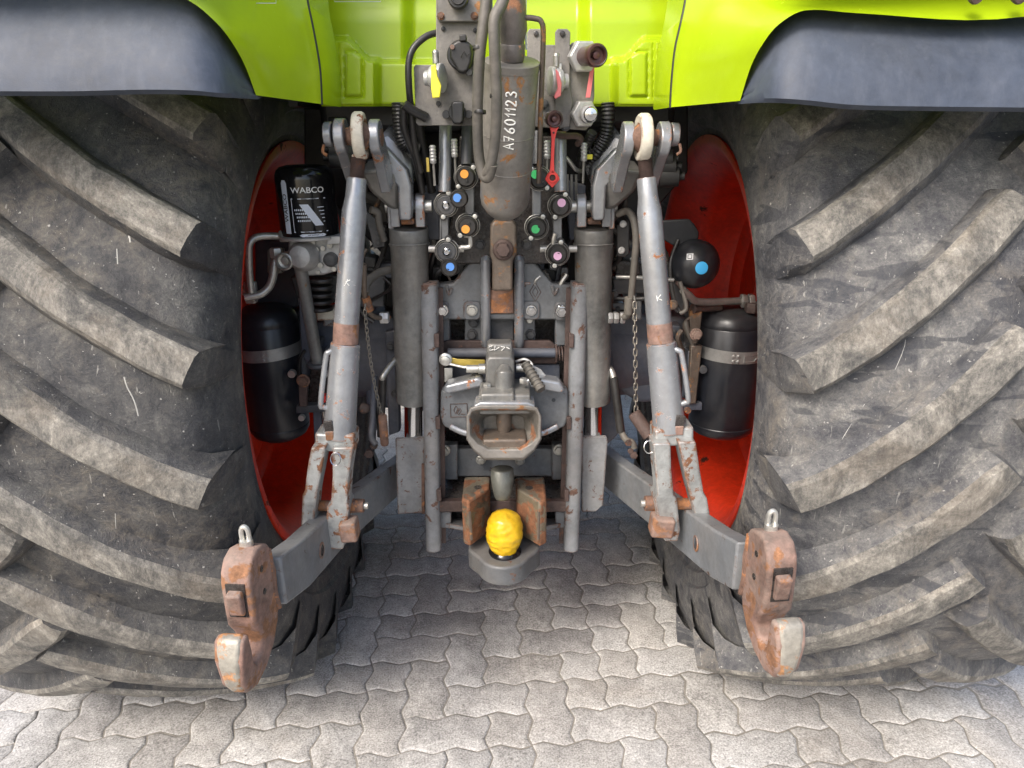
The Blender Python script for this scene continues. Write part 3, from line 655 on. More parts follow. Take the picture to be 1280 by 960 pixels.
# ------------------------------------------------------------------ lift rods
def lift_rod(side_name, s_, up, lo, K):
    """up: top of the tube, lo: foot of the threaded section; sleeve and fork below"""
    A, Bm, S1, F = [P(*p) for p in K['axis']]      # tube top, band top, sleeve top, fork top
    def pr(p, px): return M(px, p)
    b = B(); C1 = A.lerp(Bm, .13); C2 = A.lerp(Bm, .22)
    b.tube([A, A.lerp(Bm, .01), C1, C2, Bm], [pr(A, 11), pr(A, 12.2), pr(A, 12.6), pr(A, 15.5), pr(Bm, 15.5)], 28)
    rod = build(b, 'lift_rod', SILV, T, 0, '%s lift rod, silver grey tube with rust spots' % side_name)
    b = B(); b.tube([Bm, S1], pr(Bm, 15.8), 28); build(b, 'rust_band', RUSTP, rod)
    b = B(); b.tube([S1, S1.lerp(F, .01), S1.lerp(F, .80), F], [pr(S1, 17.2), pr(S1, 18.3), pr(F, 19.5), pr(F, 21)], 32); build(b, 'sleeve', SILV, rod, 0)
    # grip bar welded to the sleeve, and the slot beside it
    off = K['grip']; g1, g2 = S1.lerp(F, .06), S1.lerp(F, .66); ox = pr(S1, off * 1.3); f = V((0, -.012, 0))
    b = B(); b.tube([g1 + V((ox * .55, -.010, 0)), g1 + V((ox * 1.0, -.016, -.002)), g1 + V((ox * 1.25, -.018, -.016)), g2 + V((ox * 1.25, -.018, .014)), g2 + V((ox * 1.1, -.016, .002)), g2 + V((ox * .55, -.012, -.006))], pr(S1, 3.6), 10, smooth=5)
    build(b, 'grip_bar', SILV, rod)
    b = B(); b.bar(g1 + V((ox * .30, -.019, -.004)), g2 + V((ox * .36, -.021, .004)), pr(S1, 3.2), .006); build(b, 'slot', BROWN, rod, .001)
    p = S1.lerp(F, .86) + V((ox * .5, -pr(F, 18.5), 0)); b = B(); b.box(p, (pr(F, 11), .006, pr(F, 22)), Matrix.Rotation(rad(8 * s_), 3, 'Y')); build(b, 'key_slot', OILGAP, rod, .001)
    p = p + V((0, -.002, -.014)); b = B(); b.box(p, (pr(F, 10), .008, pr(F, 12))); build(b, 'key', RUSTP, rod, .002)
    # thread and eye
    E0 = P(*K['eye']); b = B(); n_ = 40; pts = []; rsd = []
    for k in range(n_): t = k / (n_ - 1); pts.append(A.lerp(E0, -.02 + .5 * t)); rsd.append(pr(A, 9.4 if k % 2 else 8.4))
    b.tube(pts, rsd, 16); build(b, 'thread', RUSTD, rod)
    # the eye: ring standing in a plane that contains the rod axis and the depth axis (seen almost edge on)
    b = B(); Re, re = pr(E0, 29), pr(E0, 8.0)
    ax = V((1, .05, 0)).normalized()
    b.lathe([(Re * .60, -re * .8), (Re * .92, -re * .95), (Re, -re * .5), (Re, re * .5), (Re * .92, re * .95), (Re * .60, re * .8), (Re * .52, 0), (Re * .60, -re * .8)], E0, ax, 40, cap=False)
    dwn = (A - E0).normalized(); b.tube([E0 + dwn * Re * .80, A.lerp(E0, .22)], [re * 1.05, re * .95], 20)
    build(b, 'rod_eye', CREAM, rod, .002)
    b = B(); b.lathe([(Re * .30, -re * 1.9), (Re * .56, -re * .9), (Re * .6, 0), (Re * .56, re * .9), (Re * .30, re * 1.9)], E0, ax, 28); build(b, 'ball_bush', RUST, rod)
    # fork
    fk = B(); c = F; W = pr(F, 25)
    fk.box(c + V((K['fx'] * .004, 0, -.004)), (W * 2 * .96, .062, pr(F, 24)), Matrix.Rotation(rad(K['tilt']), 3, 'Y'))
    fo = build(fk, 'fork', SILR, rod, .006, seg=3)
    for nm, pg in (('prong', K['p1']), ('prong', K['p2'])):
        b = B(); pts = [P(*q[:3]) for q in pg]; hw = [q[3] for q in pg]; rows = []
        for p, h in zip(pts, hw):
            m_ = pr(p, h); rows.append([p + V((x * m_, y * .028, 0)) for x, y in ((-1, -1), (1, -1), (1, 1), (-1, 1))])
        vs = [p for r in rows for p in r]; fs = [(i * 4 + k, i * 4 + (k + 1) % 4, (i + 1) * 4 + (k + 1) % 4, (i + 1) * 4 + k) for i in range(len(rows) - 1) for k in range(4)]
        fs += [(3, 2, 1, 0), tuple((len(rows) - 1) * 4 + k for k in range(4))]; b.add(vs, fs)
        build(b, nm, SILR, rod, .004, seg=3)
    a, c2, r1 = K['pin']; a, c2 = P(*a), P(*c2); b = B(); b.tube([a, a.lerp(c2, .72), a.lerp(c2, .73), c2], [pr(a, r1 * .75), pr(a, r1 * .75), pr(a, r1), pr(a, r1 * .94)], 16); build(b, 'fork_pin', RUST, rod)
    b = B(); d = (c2 - a).normalized(); b.tube([c2, c2 + d * pr(a, 5)], pr(a, 4.5), 10); build(b, 'pin_tip', ZINC, rod)
    q = K['block']; p = P(*q[:3]); b = B(); b.box(p, (pr(p, q[3]), .045, pr(p, q[4])), Matrix.Rotation(rad(q[5]), 3, 'Y')); build(b, 'lock_block', RUSTP, rod, .006, seg=3)
    p = P(*K['ring']); b = B(); b.tube([p + V((math.cos(a) * .011, math.sin(a) * .004 - .004, math.sin(a) * .013)) for a in [k * math.pi / 8 for k in range(16)]], .0012, 6, closed=True); build(b, 'split_ring', CHROME, rod)
    return rod
rodL = lift_rod('left', -1, None, None, dict(axis=[(446, 222, 1.50), (433, 404, 1.475), (432, 429, 1.47), (424, 545, 1.45)], eye=(450, 170, 1.51), grip=-14, fx=-1, tilt=4,
    p1=[(402, 553, 1.42, 9), (397, 580, 1.425, 9), (393, 606, 1.43, 8), (391, 612, 1.43, 9), (388, 650, 1.44, 8)], p2=[(432, 553, 1.43, 13), (429, 590, 1.435, 10), (427, 622, 1.44, 10), (426, 626, 1.44, 14), (422, 668, 1.45, 12), (424, 679, 1.45, 8)],
    pin=[(395, 632, 1.45), (455, 632, 1.45), 9], block=(437, 661, 1.42, 21, 27, -3), ring=(420, 573, 1.40)))
rodR = lift_rod('right', 1, None, None, dict(axis=[(808, 222, 1.50), (824, 404, 1.475), (826, 428, 1.47), (837, 538, 1.45)], eye=(804, 172, 1.51), grip=15, fx=1, tilt=-4,
    p1=[(824, 548, 1.42, 11), (826, 580, 1.425, 10), (829, 612, 1.43, 10), (829, 616, 1.44, 14), (834, 655, 1.45, 13), (836, 669, 1.45, 8)], p2=[(855, 546, 1.42, 11), (861, 580, 1.425, 10), (867, 610, 1.43, 9), (870, 616, 1.43, 10), (876, 645, 1.44, 9)],
    pin=[(868, 630, 1.45), (806, 629, 1.45), 10], block=(827, 656, 1.42, 28, 26, 6), ring=(811, 558, 1.43)))

# ------------------------------------------------------------------ rocker arms above the lift rods
def rocker(side_name, s_, ears, K):
    ar = None
    # tongue and body of the arm
    b = B(); tp = [P(x, y, Y) for x, y, Y in K['tongue']]; hw = K['tw']; rows = []
    for p, h in zip(tp, hw):
        m_ = M(h, p); rows.append([p + V((x * m_, y * .022, 0)) for x, y in ((-1, -1), (1, -1), (1, 1), (-1, 1))])
    vs = [p for r in rows for p in r]; fs = [(i * 4 + k, i * 4 + (k + 1) % 4, (i + 1) * 4 + (k + 1) % 4, (i + 1) * 4 + k) for i in range(len(rows) - 1) for k in range(4)]
    fs += [(3, 2, 1, 0), tuple((len(rows) - 1) * 4 + k for k in range(4))]; b.add(vs, fs)
    ar = build(b, 'lift_arm', SILV, T, .005, '%s lift arm casting holding the top of the lift rod' % side_name, seg=3)
    b = B(); b.prism([P(*q) for q in K['web']], (0, .11, .02)); build(b, 'web', CYLG, ar, .012, seg=3)
    b = B(); b.prism([P(*q) for q in K['body']], (0, .16, .03)); build(b, 'arm_body', SILV, ar, .010, seg=3)
    for (cx, cy, r, dx, fx, fy) in ears:      # ears: discs about the cross axis, each with a foot running down into the body
        p = P(cx, cy, 1.53); R_ = M(r, p); t = M(dx, p); b = B(); ft = P(fx, fy, 1.62)
        n = 18; prof = []
        for k in range(n + 1):
            a = rad(-70 + 230 * k / n); prof.append(p + V((0, -math.cos(a) * R_, math.sin(a) * R_)))
        prof += [ft + V((0, .05, -.01)), ft + V((0, -.035, -.03))]
        sk = ft.x - p.x
        prof = [q + V((sk * max(0, min(1, (p.z - q.z) / (p.z - ft.z))) if True else 0, 0, 0)) if i <= n else V((ft.x, q.y, q.z)) for i, q in enumerate(prof)]
        b.prism([q - V((t, 0, 0)) for q in prof], (2 * t, 0, 0)); build(b, 'ear', SILV, ar, .003, seg=3)
    a, c2, r = K['nut']; b = B(); a, c2 = P(*a), P(*c2); rr = M(r, a); b.tube([a, c2], rr, 24); b2 = build(b, 'pin_head', SILV, ar, .002)
    b = B(); e1 = P(*K['pinc'][0]); e2 = P(*K['pinc'][1]); b.tube([e1, e2], rr * .7, 20); build(b, 'cross_pin', RUST, ar)
    b = B(); d = c2 + V((0, -rr * .7, -rr * .8)); b.tube([d, d + V((s_ * .002, -.004, -.014)), d + V((-s_ * .006, -.006, -.02))], .003, 8, smooth=3); build(b, 'grease_blob', RUST, ar)
    return ar
rocker('left', -1, [(427, 172, 23, 6.5, 444, 216), (470, 172, 22, 6.5, 484, 222)],
       dict(tongue=[(476, 182, 1.66), (496, 212, 1.66), (507, 232, 1.66), (508, 262, 1.66), (508, 274, 1.66)], tw=[6, 14, 8.5, 8, 7],
            web=[(446, 214, 1.62), (484, 212, 1.62), (500, 224, 1.64), (500, 264, 1.67), (486, 262, 1.67), (462, 240, 1.65)],
            body=[(474, 168, 1.70), (486, 164, 1.72), (500, 186, 1.72), (515, 208, 1.70), (516, 236, 1.68), (500, 240, 1.68), (478, 224, 1.68)],
            nut=[(416, 168, 1.53), (406, 168, 1.53), 15], pinc=[(420, 170, 1.53), (478, 172, 1.53)]))
rocker('right', 1, [(829, 176, 23, 6.5, 812, 218), (784, 175, 22, 6.5, 770, 222)],
       dict(tongue=[(776, 184, 1.66), (758, 212, 1.66), (748, 232, 1.66), (747, 262, 1.66), (747, 274, 1.66)], tw=[6, 14, 8.5, 8, 7],
            web=[(806, 214, 1.62), (770, 212, 1.62), (755, 224, 1.64), (755, 264, 1.67), (770, 262, 1.67), (794, 240, 1.65)],
            body=[(780, 170, 1.70), (768, 166, 1.72), (755, 188, 1.72), (740, 210, 1.70), (739, 236, 1.68), (755, 240, 1.68), (777, 224, 1.68)],
            nut=[(838, 168, 1.53), (848, 168, 1.53), 14], pinc=[(834, 172, 1.53), (778, 172, 1.53)]))

# ------------------------------------------------------------------ lift cylinders
def lift_cylinder(side_name, x0, x1, ex):
    t, m_, lo, ft = P(x0, 284, 1.71), P((x0 + x1) / 2, 470, 1.75), P(x1, 500, 1.76), P(x1, 600, 1.78)
    r = M(24.5, t); b = B(); b.tube([t, t.lerp(lo, .01), t.lerp(lo, .10), t.lerp(lo, .105), t.lerp(lo, .90), t.lerp(lo, .905), lo], [r * .96, r, r, r * .97, r * .97, r * .99, r * .97], 36)
    c = build(b, 'lift_cylinder', CYLG, T, 0, '%s vertical hydraulic lift cylinder' % side_name)
    cyl(lo + V((0, 0, .01)), ft, M(11.5, lo), 'piston_rod', CHROME, c)
    for dx in (-16, 15):
        p = P(x0 + dx, 258, 1.71); h = M(6, p); R_ = M(16, p); b = B()
        prof = [p + V((0, -math.cos(a) * R_, math.sin(a) * R_)) for a in [rad(-10 + 200 * k / 12) for k in range(13)]] + [p + V((0, R_, -M(24, p))), p + V((0, -R_, -M(24, p)))]
        b.prism([q - V((h, 0, 0)) for q in prof], (2 * h, 0, 0)); build(b, 'clevis_ear', SILV, c, .003, seg=3)
    p = P(x0, 258, 1.71); b = B(); b.tube([p + V((-M(29, p), 0, 0)), p + V((M(29, p), 0, 0))], M(7.5, p), 18); build(b, 'clevis_pin', ZINC, c)
    p = P(x0 + (-22 if x0 < 640 else 22), 268, 1.70); b = B(); b.box(p, (M(7, p), .03, M(34, p))); build(b, 'pin_keeper', SILV, c, .002)
    p = P(x0, 276, 1.70); b = B(); b.box(p, (M(16, p), .05, .012)); build(b, 'rusty_seat', RUST, c, .003)
    return c
lcL = lift_cylinder('left', 511, 517, 0); lcR = lift_cylinder('right', 742, 741, 0)

# ------------------------------------------------------------------ hitch frame between the lift cylinders
HF = plate('hitch_frame', GREY, T, [(546, 356), (566, 354), (588, 327), (597, 321), (606, 324), (612, 340), (614, 392), (641, 392), (643, 340), (650, 324), (660, 322), (669, 328), (690, 355), (716, 356), (716, 398), (700, 400), (560, 400), (546, 398)], 1.76, .04, .006, 'grey cast hitch frame with two upright ladder rails', seg=3)
for x0, x1, nm in ((536, 542, 'left'), (725.5, 714, 'right')):
    a, c = P(x0, 355, 1.70), P(x1, 687, 1.70); r = M(10.5, a); b = B()
    rows = []
    for p in (a, a.lerp(c, .5), c):
        rows.append([p + V((math.cos(t) * r, -abs(math.sin(t)) * .016 if math.sin(t) > 0 else .03, 0)) for t in [math.pi * k / 10 for k in range(11)]] + [p + V((-r, .05, 0)), p + V((r, .05, 0))])
    n = 13; vs = [p for q in rows for p in q]; fs = [(i * n + k, i * n + (k + 1) % n, (i + 1) * n + (k + 1) % n, (i + 1) * n + k) for i in range(2) for k in range(n)] + [list(range(n - 1, -1, -1)), [2 * n + k for k in range(n)]]
    b.add(vs, fs); rl = build(b, 'rail', GREYW, HF, .002, '%s upright rail of the hitch frame, grey with chipped edges' % nm)
    sx = 1 if nm == 'left' else -1
    b = B(); b.bar(a.lerp(c, .02) + V((sx * r * 1.06, .028, 0)), a.lerp(c, .995) + V((sx * r * 1.06, .028, 0)), .006, .02, up=V((1, 0, 0))); build(b, 'inner_strip', RUSTD, rl, .001)
    for py in (417, 515, 608):
        t = (py - 355) / 332; q = a.lerp(c, t) + V((sx * r * .92, -.004, 0)); b = B(); b.box(q, (.012, .030, .034)); build(b, 'notch', RUSTD, rl, .002)
    b = B(); b.lathe([(r * .92, 0), (r * .92, .003)], a + V((0, .006, 0)), (0, 0, 1), 18); build(b, 'rail_end', RUSTP, rl)
    # small triangle stamped on the rail end
    b = B(); q = a + V((sx * r * .2, .0, .0035)); b.prism([q + V((-.003, -.003, 0)), q + V((.003, -.003, 0)), q + V((0, .004, 0))], (0, 0, .0008)); build(b, 'stamp', BLACKPR, rl)
# columns either side and the open window
plate('side_column', GREY, HF, [(546, 396), (562, 396), (562, 432), (546, 432)], 1.775, .04, .003)
plate('side_column', GREY, HF, [(694, 396), (716, 396), (716, 432), (694, 432)], 1.775, .04, .003)
plate('back_plate', OILGAP, HF, [(556, 394), (706, 394), (706, 640), (556, 640)], 1.90, .02)
plate('bolt_plate', GREY, HF, [(581, 397), (604, 397), (604, 428), (581, 428)], 1.80, .03, .003)
plate('bolt_plate', GREY, HF, [(652, 397), (669, 397), (669, 428), (652, 428)], 1.80, .03, .003)
plate('centre_plate', DARKG, HF, [(613, 391), (642, 391), (642, 430), (613, 430)], 1.79, .03, .002)
for xx in (607, 649):
    a, c = P(xx, 328, 1.735), P(xx, 428, 1.76); b = B(); b.tube([a + V((0, .03, .004)), a + V((0, .008, 0)), a.lerp(c, .06), a.lerp(c, .95), c + V((0, .02, 0))], M(6.6, a), 14, smooth=4); build(b, 'rib', SILV, HF)
for x, y in ((550, 388), (590, 388), (664, 388), (704, 389)):
    plate('bolt_boss', GREY, HF, rrect(x - 11, y - 11, x + 11, y + 12, 6), 1.752, .012, .003); bolt(x, y, 1.748, 5.6, HF, CHROME if x > 600 else ZINC)
for x, y in ((592, 403), (590, 418), (663, 418)): bolt(x, y, 1.795, 5.2, HF, DARKG)
bolt(662, 400, 1.795, 4, HF, ZINC, washer=False)
# foundry lozenge cast in relief and little casting marks
def lozenge(x, y, sx, sy, Y, par, mat):
    b = B(); q = [P(x, y - sy, Y), P(x + sx, y, Y), P(x, y + sy, Y), P(x - sx, y, Y)]; b.tube(q, .0012, 6, closed=True); q = [P(x, y - sy * .55, Y), P(x + sx * .5, y, Y), P(x, y + sy * .55, Y), P(x - sx * .5, y, Y)]; b.tube(q, .001, 6, closed=True)
    return build(b, 'foundry_mark', mat, par)
lozenge(669, 365, 7, 12, 1.759, HF, GREY)
for x in (553 + 8, 693): b = B(); b.tube([P(x - 3, 356, 1.757), P(x, 368, 1.755), P(x + 4, 360, 1.757)], .004, 8, smooth=4); build(b, 'weld_bead', GREY, HF)
b = B(); b.box(P(659, 354, 1.757), (.016, .006, .005)); build(b, 'rib_mark', SILV, HF)
b = B()
for k, (x, y, w_) in enumerate(((622, 402, 5), (631, 402, 5), (620, 412, 3), (627, 412, 4), (634, 413, 3))): b.tube([P(x - w_ / 2, y, 1.789), P(x + w_ / 2, y + 1, 1.789)], .0014, 6)
build(b, 'cast_lettering', DARKG, HF)
# hanging top link holder: bolt boss and flat bar between the ribs
b = B(); b.prism([P(x, y, 1.655) for x, y in ((613, 282), (617, 276), (641, 276), (646, 283), (646, 318), (641, 326), (641, 364), (615, 364), (615, 326), (612, 318))], (0, .05, 0)); tb = build(b, 'top_link_eye', BROWN, T, .006, 'brown rusty eye hanging between the two ribs', seg=3)
b = B(); b.lathe([(.024, 0), (.024, .006), (.020, .010)], P(629, 312, 1.653), (0, -1, 0), 28); b.hexn(P(629, 312, 1.645), (0, -1, 0), .0165, .016); build(b, 'eye_bolt', RUSTD, tb, .001)
plate('flat_bar', RUST, tb, [(613, 362), (642, 362), (642, 392), (613, 392)], 1.745, .02, .002)
# transverse locking shaft
plate('shaft_cover', RUSTD, HF, [(548, 429), (560, 426), (687, 426), (693, 430), (696, 442), (696, 455), (548, 455)], 1.765, .012, .003)
a, c = P(560, 441, 1.745), P(696, 441, 1.745); cyl(a, c, M(6, a), 'locking_shaft', BLUEG, HF)
b = B(); q = [P(695, 431, 1.74), P(696, 441, 1.725), P(695.5, 452, 1.74)]; b.tube(q, .003, 8, smooth=5); build(b, 'shaft_collar', RUSTD, HF)
b = B(); c0 = P(697, 442, 1.745); rr = M(9, c0); b.tube([c0 + V((.0285 * t / 24 + .0, math.cos(t * .95) * rr, math.sin(t * .95) * rr)) for t in range(26)], .0022, 6, smooth=2); build(b, 'return_spring', RUSTD, HF)
for x in (556, 702): plate('guide_shoe', OILGAP, HF, [(x - 6, 446), (x + 6, 446), (x + 6, 484), (x - 6, 484)], 1.79, .02, .002)

# ------------------------------------------------------------------ trailer coupling (sliding jaw with its pin)
TC = plate('trailer_coupling', GREY, T, [(551, 488), (573, 486), (590, 482), (668, 482), (688, 486), (710, 488), (711, 524), (706, 534), (688, 541), (664, 545), (596, 545), (572, 541), (555, 534), (550, 524)], 1.69, .06, .008, 'grey cast trailer coupling jaw riding between the two rails', seg=3)
lg = P(573, 513, 1.688)
b = B(); b.tube([lg + V(q) for q in ((-.020, 0, .017), (.022, 0, .018), (.022, 0, -.017), (-.020, 0, -.018))], .0013, 6, closed=True); b.tube([lg + V(q) for q in ((-.012, 0, .002), (-.006, 0, .012), (-.001, 0, .005), (-.008, 0, -.009))], .0011, 6, closed=True); b.tube([lg + V(q) for q in ((-.004, 0, -.008), (.004, 0, .006), (.007, 0, .0), (.0, 0, -.012))], .0011, 6, closed=True); b.tube([lg + V((.006, 0, -.010)), lg + V((.017, 0, -.010))], .0011, 6)
build(b, 'foundry_mark', GREY, TC)
b = B(); b.lathe([(.005, 0), (.005, .001)], P(692, 500, 1.688), (0, -1, 0), 14); build(b, 'small_hole', DARKG, TC)
for pts in ([(556, 482), (598, 472), (604, 476), (604, 484), (560, 493), (554, 490)], [(700, 478), (664, 472), (655, 476), (655, 484), (702, 492), (706, 488)]):
    plate('shoulder_rib', SILV, TC, pts, 1.655, .05, .007, seg=3)
for x0, x1, f in ((563, 598, 1), (697, 662, -1)):
    b = B(); q = [P(x0, 533, 1.682), P((x0 + x1) / 2, 541, 1.675), P(x1, 543, 1.67)]; b.tube(q, .008, 10, smooth=4, flat=.8); build(b, 'lower_rib', SILV, TC)
# head block
plate('head_block', CYLG, TC, [(607, 452), (611, 446), (639, 446), (643, 452), (643, 488), (607, 488)], 1.615, .09, .006, seg=3)
plate('head_cap', CYLG, TC, [(609, 430), (640, 430), (642, 450), (607, 450)], 1.665, .05, .006, seg=3)
b = B(); ctr = P(630, 480, 1.605); b.tube([P(631, 458, 1.62), P(630, 467, 1.606), P(630, 492, 1.600)], [.012, .022, .022], 20); build(b, 'spring_tube', CYLG, TC, .002)
b = B()
for k, pts in enumerate((((611, 434), (615, 432), (612, 438), (617, 437)), ((619, 432), (618, 438), (624, 434)), ((626, 433), (631, 434), (627, 438)), ((610, 442), (616, 440), (613, 445)), ((619, 441), (618, 446), (624, 444)), ((627, 441), (633, 441)), ((633, 434), (637, 436)))):
    b.tube([P(x, y, 1.662) for x, y in pts], .0011, 5)
build(b, 'paint_marks', CHALK, TC)
b = B(); c0 = P(631, 497, 1.61); b.box(c0, (M(63, c0), .10, M(25, c0))); build(b, 'clamp_block', CYLG, TC, .005, seg=3)
b = B(); c0 = P(622, 498, 1.575); b.box(c0, (M(42, c0), .05, M(22, c0))); build(b, 'clamp_face', CYLG, TC, .006, seg=3)
for x, y in ((609, 486), (654, 479)): b = B(); b.hexn(P(x, y, 1.60) , (0, 0, 1), .0095, .012); build(b, 'clamp_bolt', ZINC, TC)
# jaw: a funnel open toward the viewer
jo = [(588, 509), (600, 506), (660, 506), (672, 509), (677, 520), (677, 549), (668, 564), (655, 575), (605, 575), (592, 564), (583, 549), (583, 520)]
ji = [(590, 514), (601, 512), (659, 512), (670, 514), (673, 521), (672, 547), (663, 555), (650, 562), (610, 562), (597, 555), (588, 545), (587, 521)]
jd = [(606, 521), (613, 519), (647, 519), (654, 521), (656, 528), (655, 535), (650, 540), (643, 543), (617, 543), (610, 540), (605, 535), (604, 528)]
b = B(); n = 12; rings = [[P(x, y, 1.68) for x, y in jo], [P(x, y, 1.545) for x, y in jo], [P(x, y, 1.535) for x, y in [((a[0] * .8 + c[0] * .2), (a[1] * .8 + c[1] * .2)) for a, c in zip(jo, ji)]], [P(x, y, 1.537) for x, y in ji], [P(x, y, 1.625) for x, y in jd]]
vs = [p for r in rings for p in r]; b.add(vs, [(i * n + k, i * n + (k + 1) % n, (i + 1) * n + (k + 1) % n, (i + 1) * n + k) for i in range(4) for k in range(n)] + [[4 * n + k for k in range(n)]]); b.m = [0] * (3 * n) + [1] * (n + 1)
jw = build(b, 'jaw', [CYL, coat('worn_jaw_inside', (.20, .185, .16), .45, metal=.3, var=.3, rust=.55, rustcol=(.22, .10, .05), bump=.4, rscale=14)], TC, .003, 'wide coupling jaw mouth, worn and rust stained inside', seg=3)
plate('jaw_lip', SILV, TC, [(592, 507), (600, 503), (660, 503), (669, 507), (669, 512), (592, 512)], 1.54, .06, .004, seg=3)
b = B(); c0 = P(631, 550, 1.585); b.box(c0, (M(54, c0), .07, M(17, c0))); build(b, 'jaw_seat', BROWN, TC, .006, seg=3)
a, c = P(630, 512, 1.60), P(630, 552, 1.605); b = B(); b.tube([a, a.lerp(c, .30), a.lerp(c, .5), a.lerp(c, .75), c], [.016, .019, .018, .013, .011], 24); build(b, 'coupling_pin', BROWN, TC)
# release levers
b = B(); c0 = P(557, 449, 1.70); b.lathe([(.004, -.004), (.016, -.004), (.016, .004), (.011, .006), (.011, .014), (.004, .016)], c0, (0, -1, 0), 28); kn = build(b, 'lever_hub', ZINC, TC)
plate('yellow_lever', GOLD, TC, [(561, 446), (572, 449), (606, 450), (606, 456), (584, 457), (578, 460), (570, 458), (562, 453)], 1.705, .004, .001, 'yellow chromated release lever')
b = B(); b.tube([P(562, 455, 1.695), P(580, 459, 1.69), P(586, 458, 1.69)], .0035, 8); build(b, 'lever_arm', ZINC, TC)
for (x0, x1, y, r) in ((583, 598, 461, 5), (598, 607, 461, 6.5), (645, 658, 460, 5.5)): a = P(x0, y, 1.67); cyl(a, P(x1, y, 1.67), M(r, a), 'silver_bush', ZINC, TC, 18, .001)
plate('silver_tab', ZINC, TC, [(555, 460), (566, 460), (566, 478), (555, 478)], 1.72, .01, .002)
b = B(); b.tube([P(645, 452, 1.69), P(656, 449, 1.685), P(664, 454, 1.68), P(666, 462, 1.67)], .0035, 8, smooth=5); build(b, 'release_cable', ALU, TC)
b = B(); a, c = P(657, 455, 1.66), P(675, 485, 1.61); pts, rr = [], []
for k in range(29): t = k / 28; pts.append(a.lerp(c, t)); rr.append(.0125 * (1.0 if k % 4 < 2 else .82) * (1 + .12 * t))
b.tube(pts, rr, 16); b.lathe([(.0135, 0), (.011, .006)], c, (c - a).normalized(), 16); build(b, 'hand_grip', RUBH, TC, label='ribbed grey rubber hand grip')
plate('tilt_plate', ALU, TC, [(664, 456), (676, 462), (686, 474), (678, 475), (668, 466)], 1.69, .006, .001)
plate('slide_plate', BLUEG, TC, [(561, 456), (700, 456), (700, 484), (561, 484)], 1.775, .02, .003)

# ------------------------------------------------------------------ lower part of the frame
plate('cross_plate', GREY, HF, [(552, 556), (572, 556), (572, 600), (552, 600)], 1.80, .03, .003); plate('cross_plate', GREY, HF, [(690, 556), (712, 556), (712, 600), (690, 600)], 1.80, .03, .003)
plate('cross_beam', GREY, HF, [(570, 561), (692, 561), (692, 596), (570, 596)], 1.83, .03, .004)
for x, y in ((555, 563), (699, 562)): bolt(x, y, 1.79, 6, HF, ZINC)
for x, y in ((601, 575), (650, 576)): bolt(x, y, 1.80, 4.8, HF, ZINC)
b = B(); q = [P(546, 598, 1.85), P(712, 598, 1.85), P(710, 628, 1.70), P(548, 628, 1.70)]; b.prism(q, (0, .0, -.012)); build(b, 'oily_shelf', OILGAP, HF, .002, 'oil soaked black shelf at the foot of the hitch frame')
plate('shelf_edge', RUSTD, HF, [(549, 627), (709, 627), (709, 640), (549, 640)], 1.695, .02, .002)
for x0, x1 in ((549, 564), (694, 708)): plate('foot_plate', GREY, HF, [(x0, 640), (x1, 640), (x1, 660), (x0, 660)], 1.72, .02, .002)
plate('dark_web', OILGAP, HF, [(562, 640), (696, 640), (696, 662), (562, 662)], 1.78, .02)
b = B(); top = [P(546 + 166 * k / 14, 652 + 10 * math.sin(math.pi * k / 14), 1.74 - .10 * math.sin(math.pi * k / 14)) for k in range(15)]; bk = [P(712, 640, 1.86), P(546, 640, 1.86)]
b.prism(top + bk, (0, 0, -.014)); build(b, 'swing_plate', GREYW, HF, .002, 'rounded drawbar swing plate under the frame')
for pts, nm in (([(494, 549), (531, 547), (531, 641), (497, 643)], 'left'), ([(727, 546), (758, 546), (760, 550), (754, 632), (745, 640), (727, 640)], 'right')):
    plate('guard_plate', GREYW, T, pts, 1.74, .014, .003, '%s flat guard plate beside the hitch rail, rust along one edge' % nm)
b = B(); b.bar(P(529, 580, 1.733), P(529, 641, 1.733), .010, .008); build(b, 'rusty_edge', RUST, HF)

# ------------------------------------------------------------------ ball hitch
BH = None
b = B(); c0 = P(630, 690, 1.60); R_ = M(33, c0); w2 = M(45, c0); pts = []
for k in range(13): a = rad(-90 - 70 + 140 * k / 12); pts.append(c0 + V((R_ * math.cos(a), R_ * math.sin(a) * 1.05 - .0, 0)))
pts += [c0 + V((w2 * .86, -.005, 0)), c0 + V((w2, .015, 0)), c0 + V((w2, .10, 0)), c0 + V((-w2, .10, 0)), c0 + V((-w2, .015, 0)), c0 + V((-w2 * .86, -.005, 0))]
b.prism(pts, (0, 0, -.055)); BH = build(b, 'ball_hitch_plate', coat('ball_plate_grey', (.085, .088, .092), .42, var=.2, rust=.3, rustcol=(.14, .07, .045), dust=.15, bump=.3), T, .006, 'thick rounded grey steel plate carrying the hitch ball', seg=3)
cp = P(631, 683, 1.60)
b = B(); b.lathe([(.040, -.004), (.042, .004), (.034, .010), (.030, .02)], V((cp.x, cp.y, c0.z)), (0, 0, 1), 36); build(b, 'ball_collar', GLOSSB, BH)
b = B(); b.lathe([(.020, .01), (.020, .03), (.032, .045), (.038, .062), (.038, .078), (.030, .098), (.018, .107)], V((cp.x, cp.y, c0.z)), (0, 0, 1), 32); build(b, 'hitch_ball', ZINC, BH)
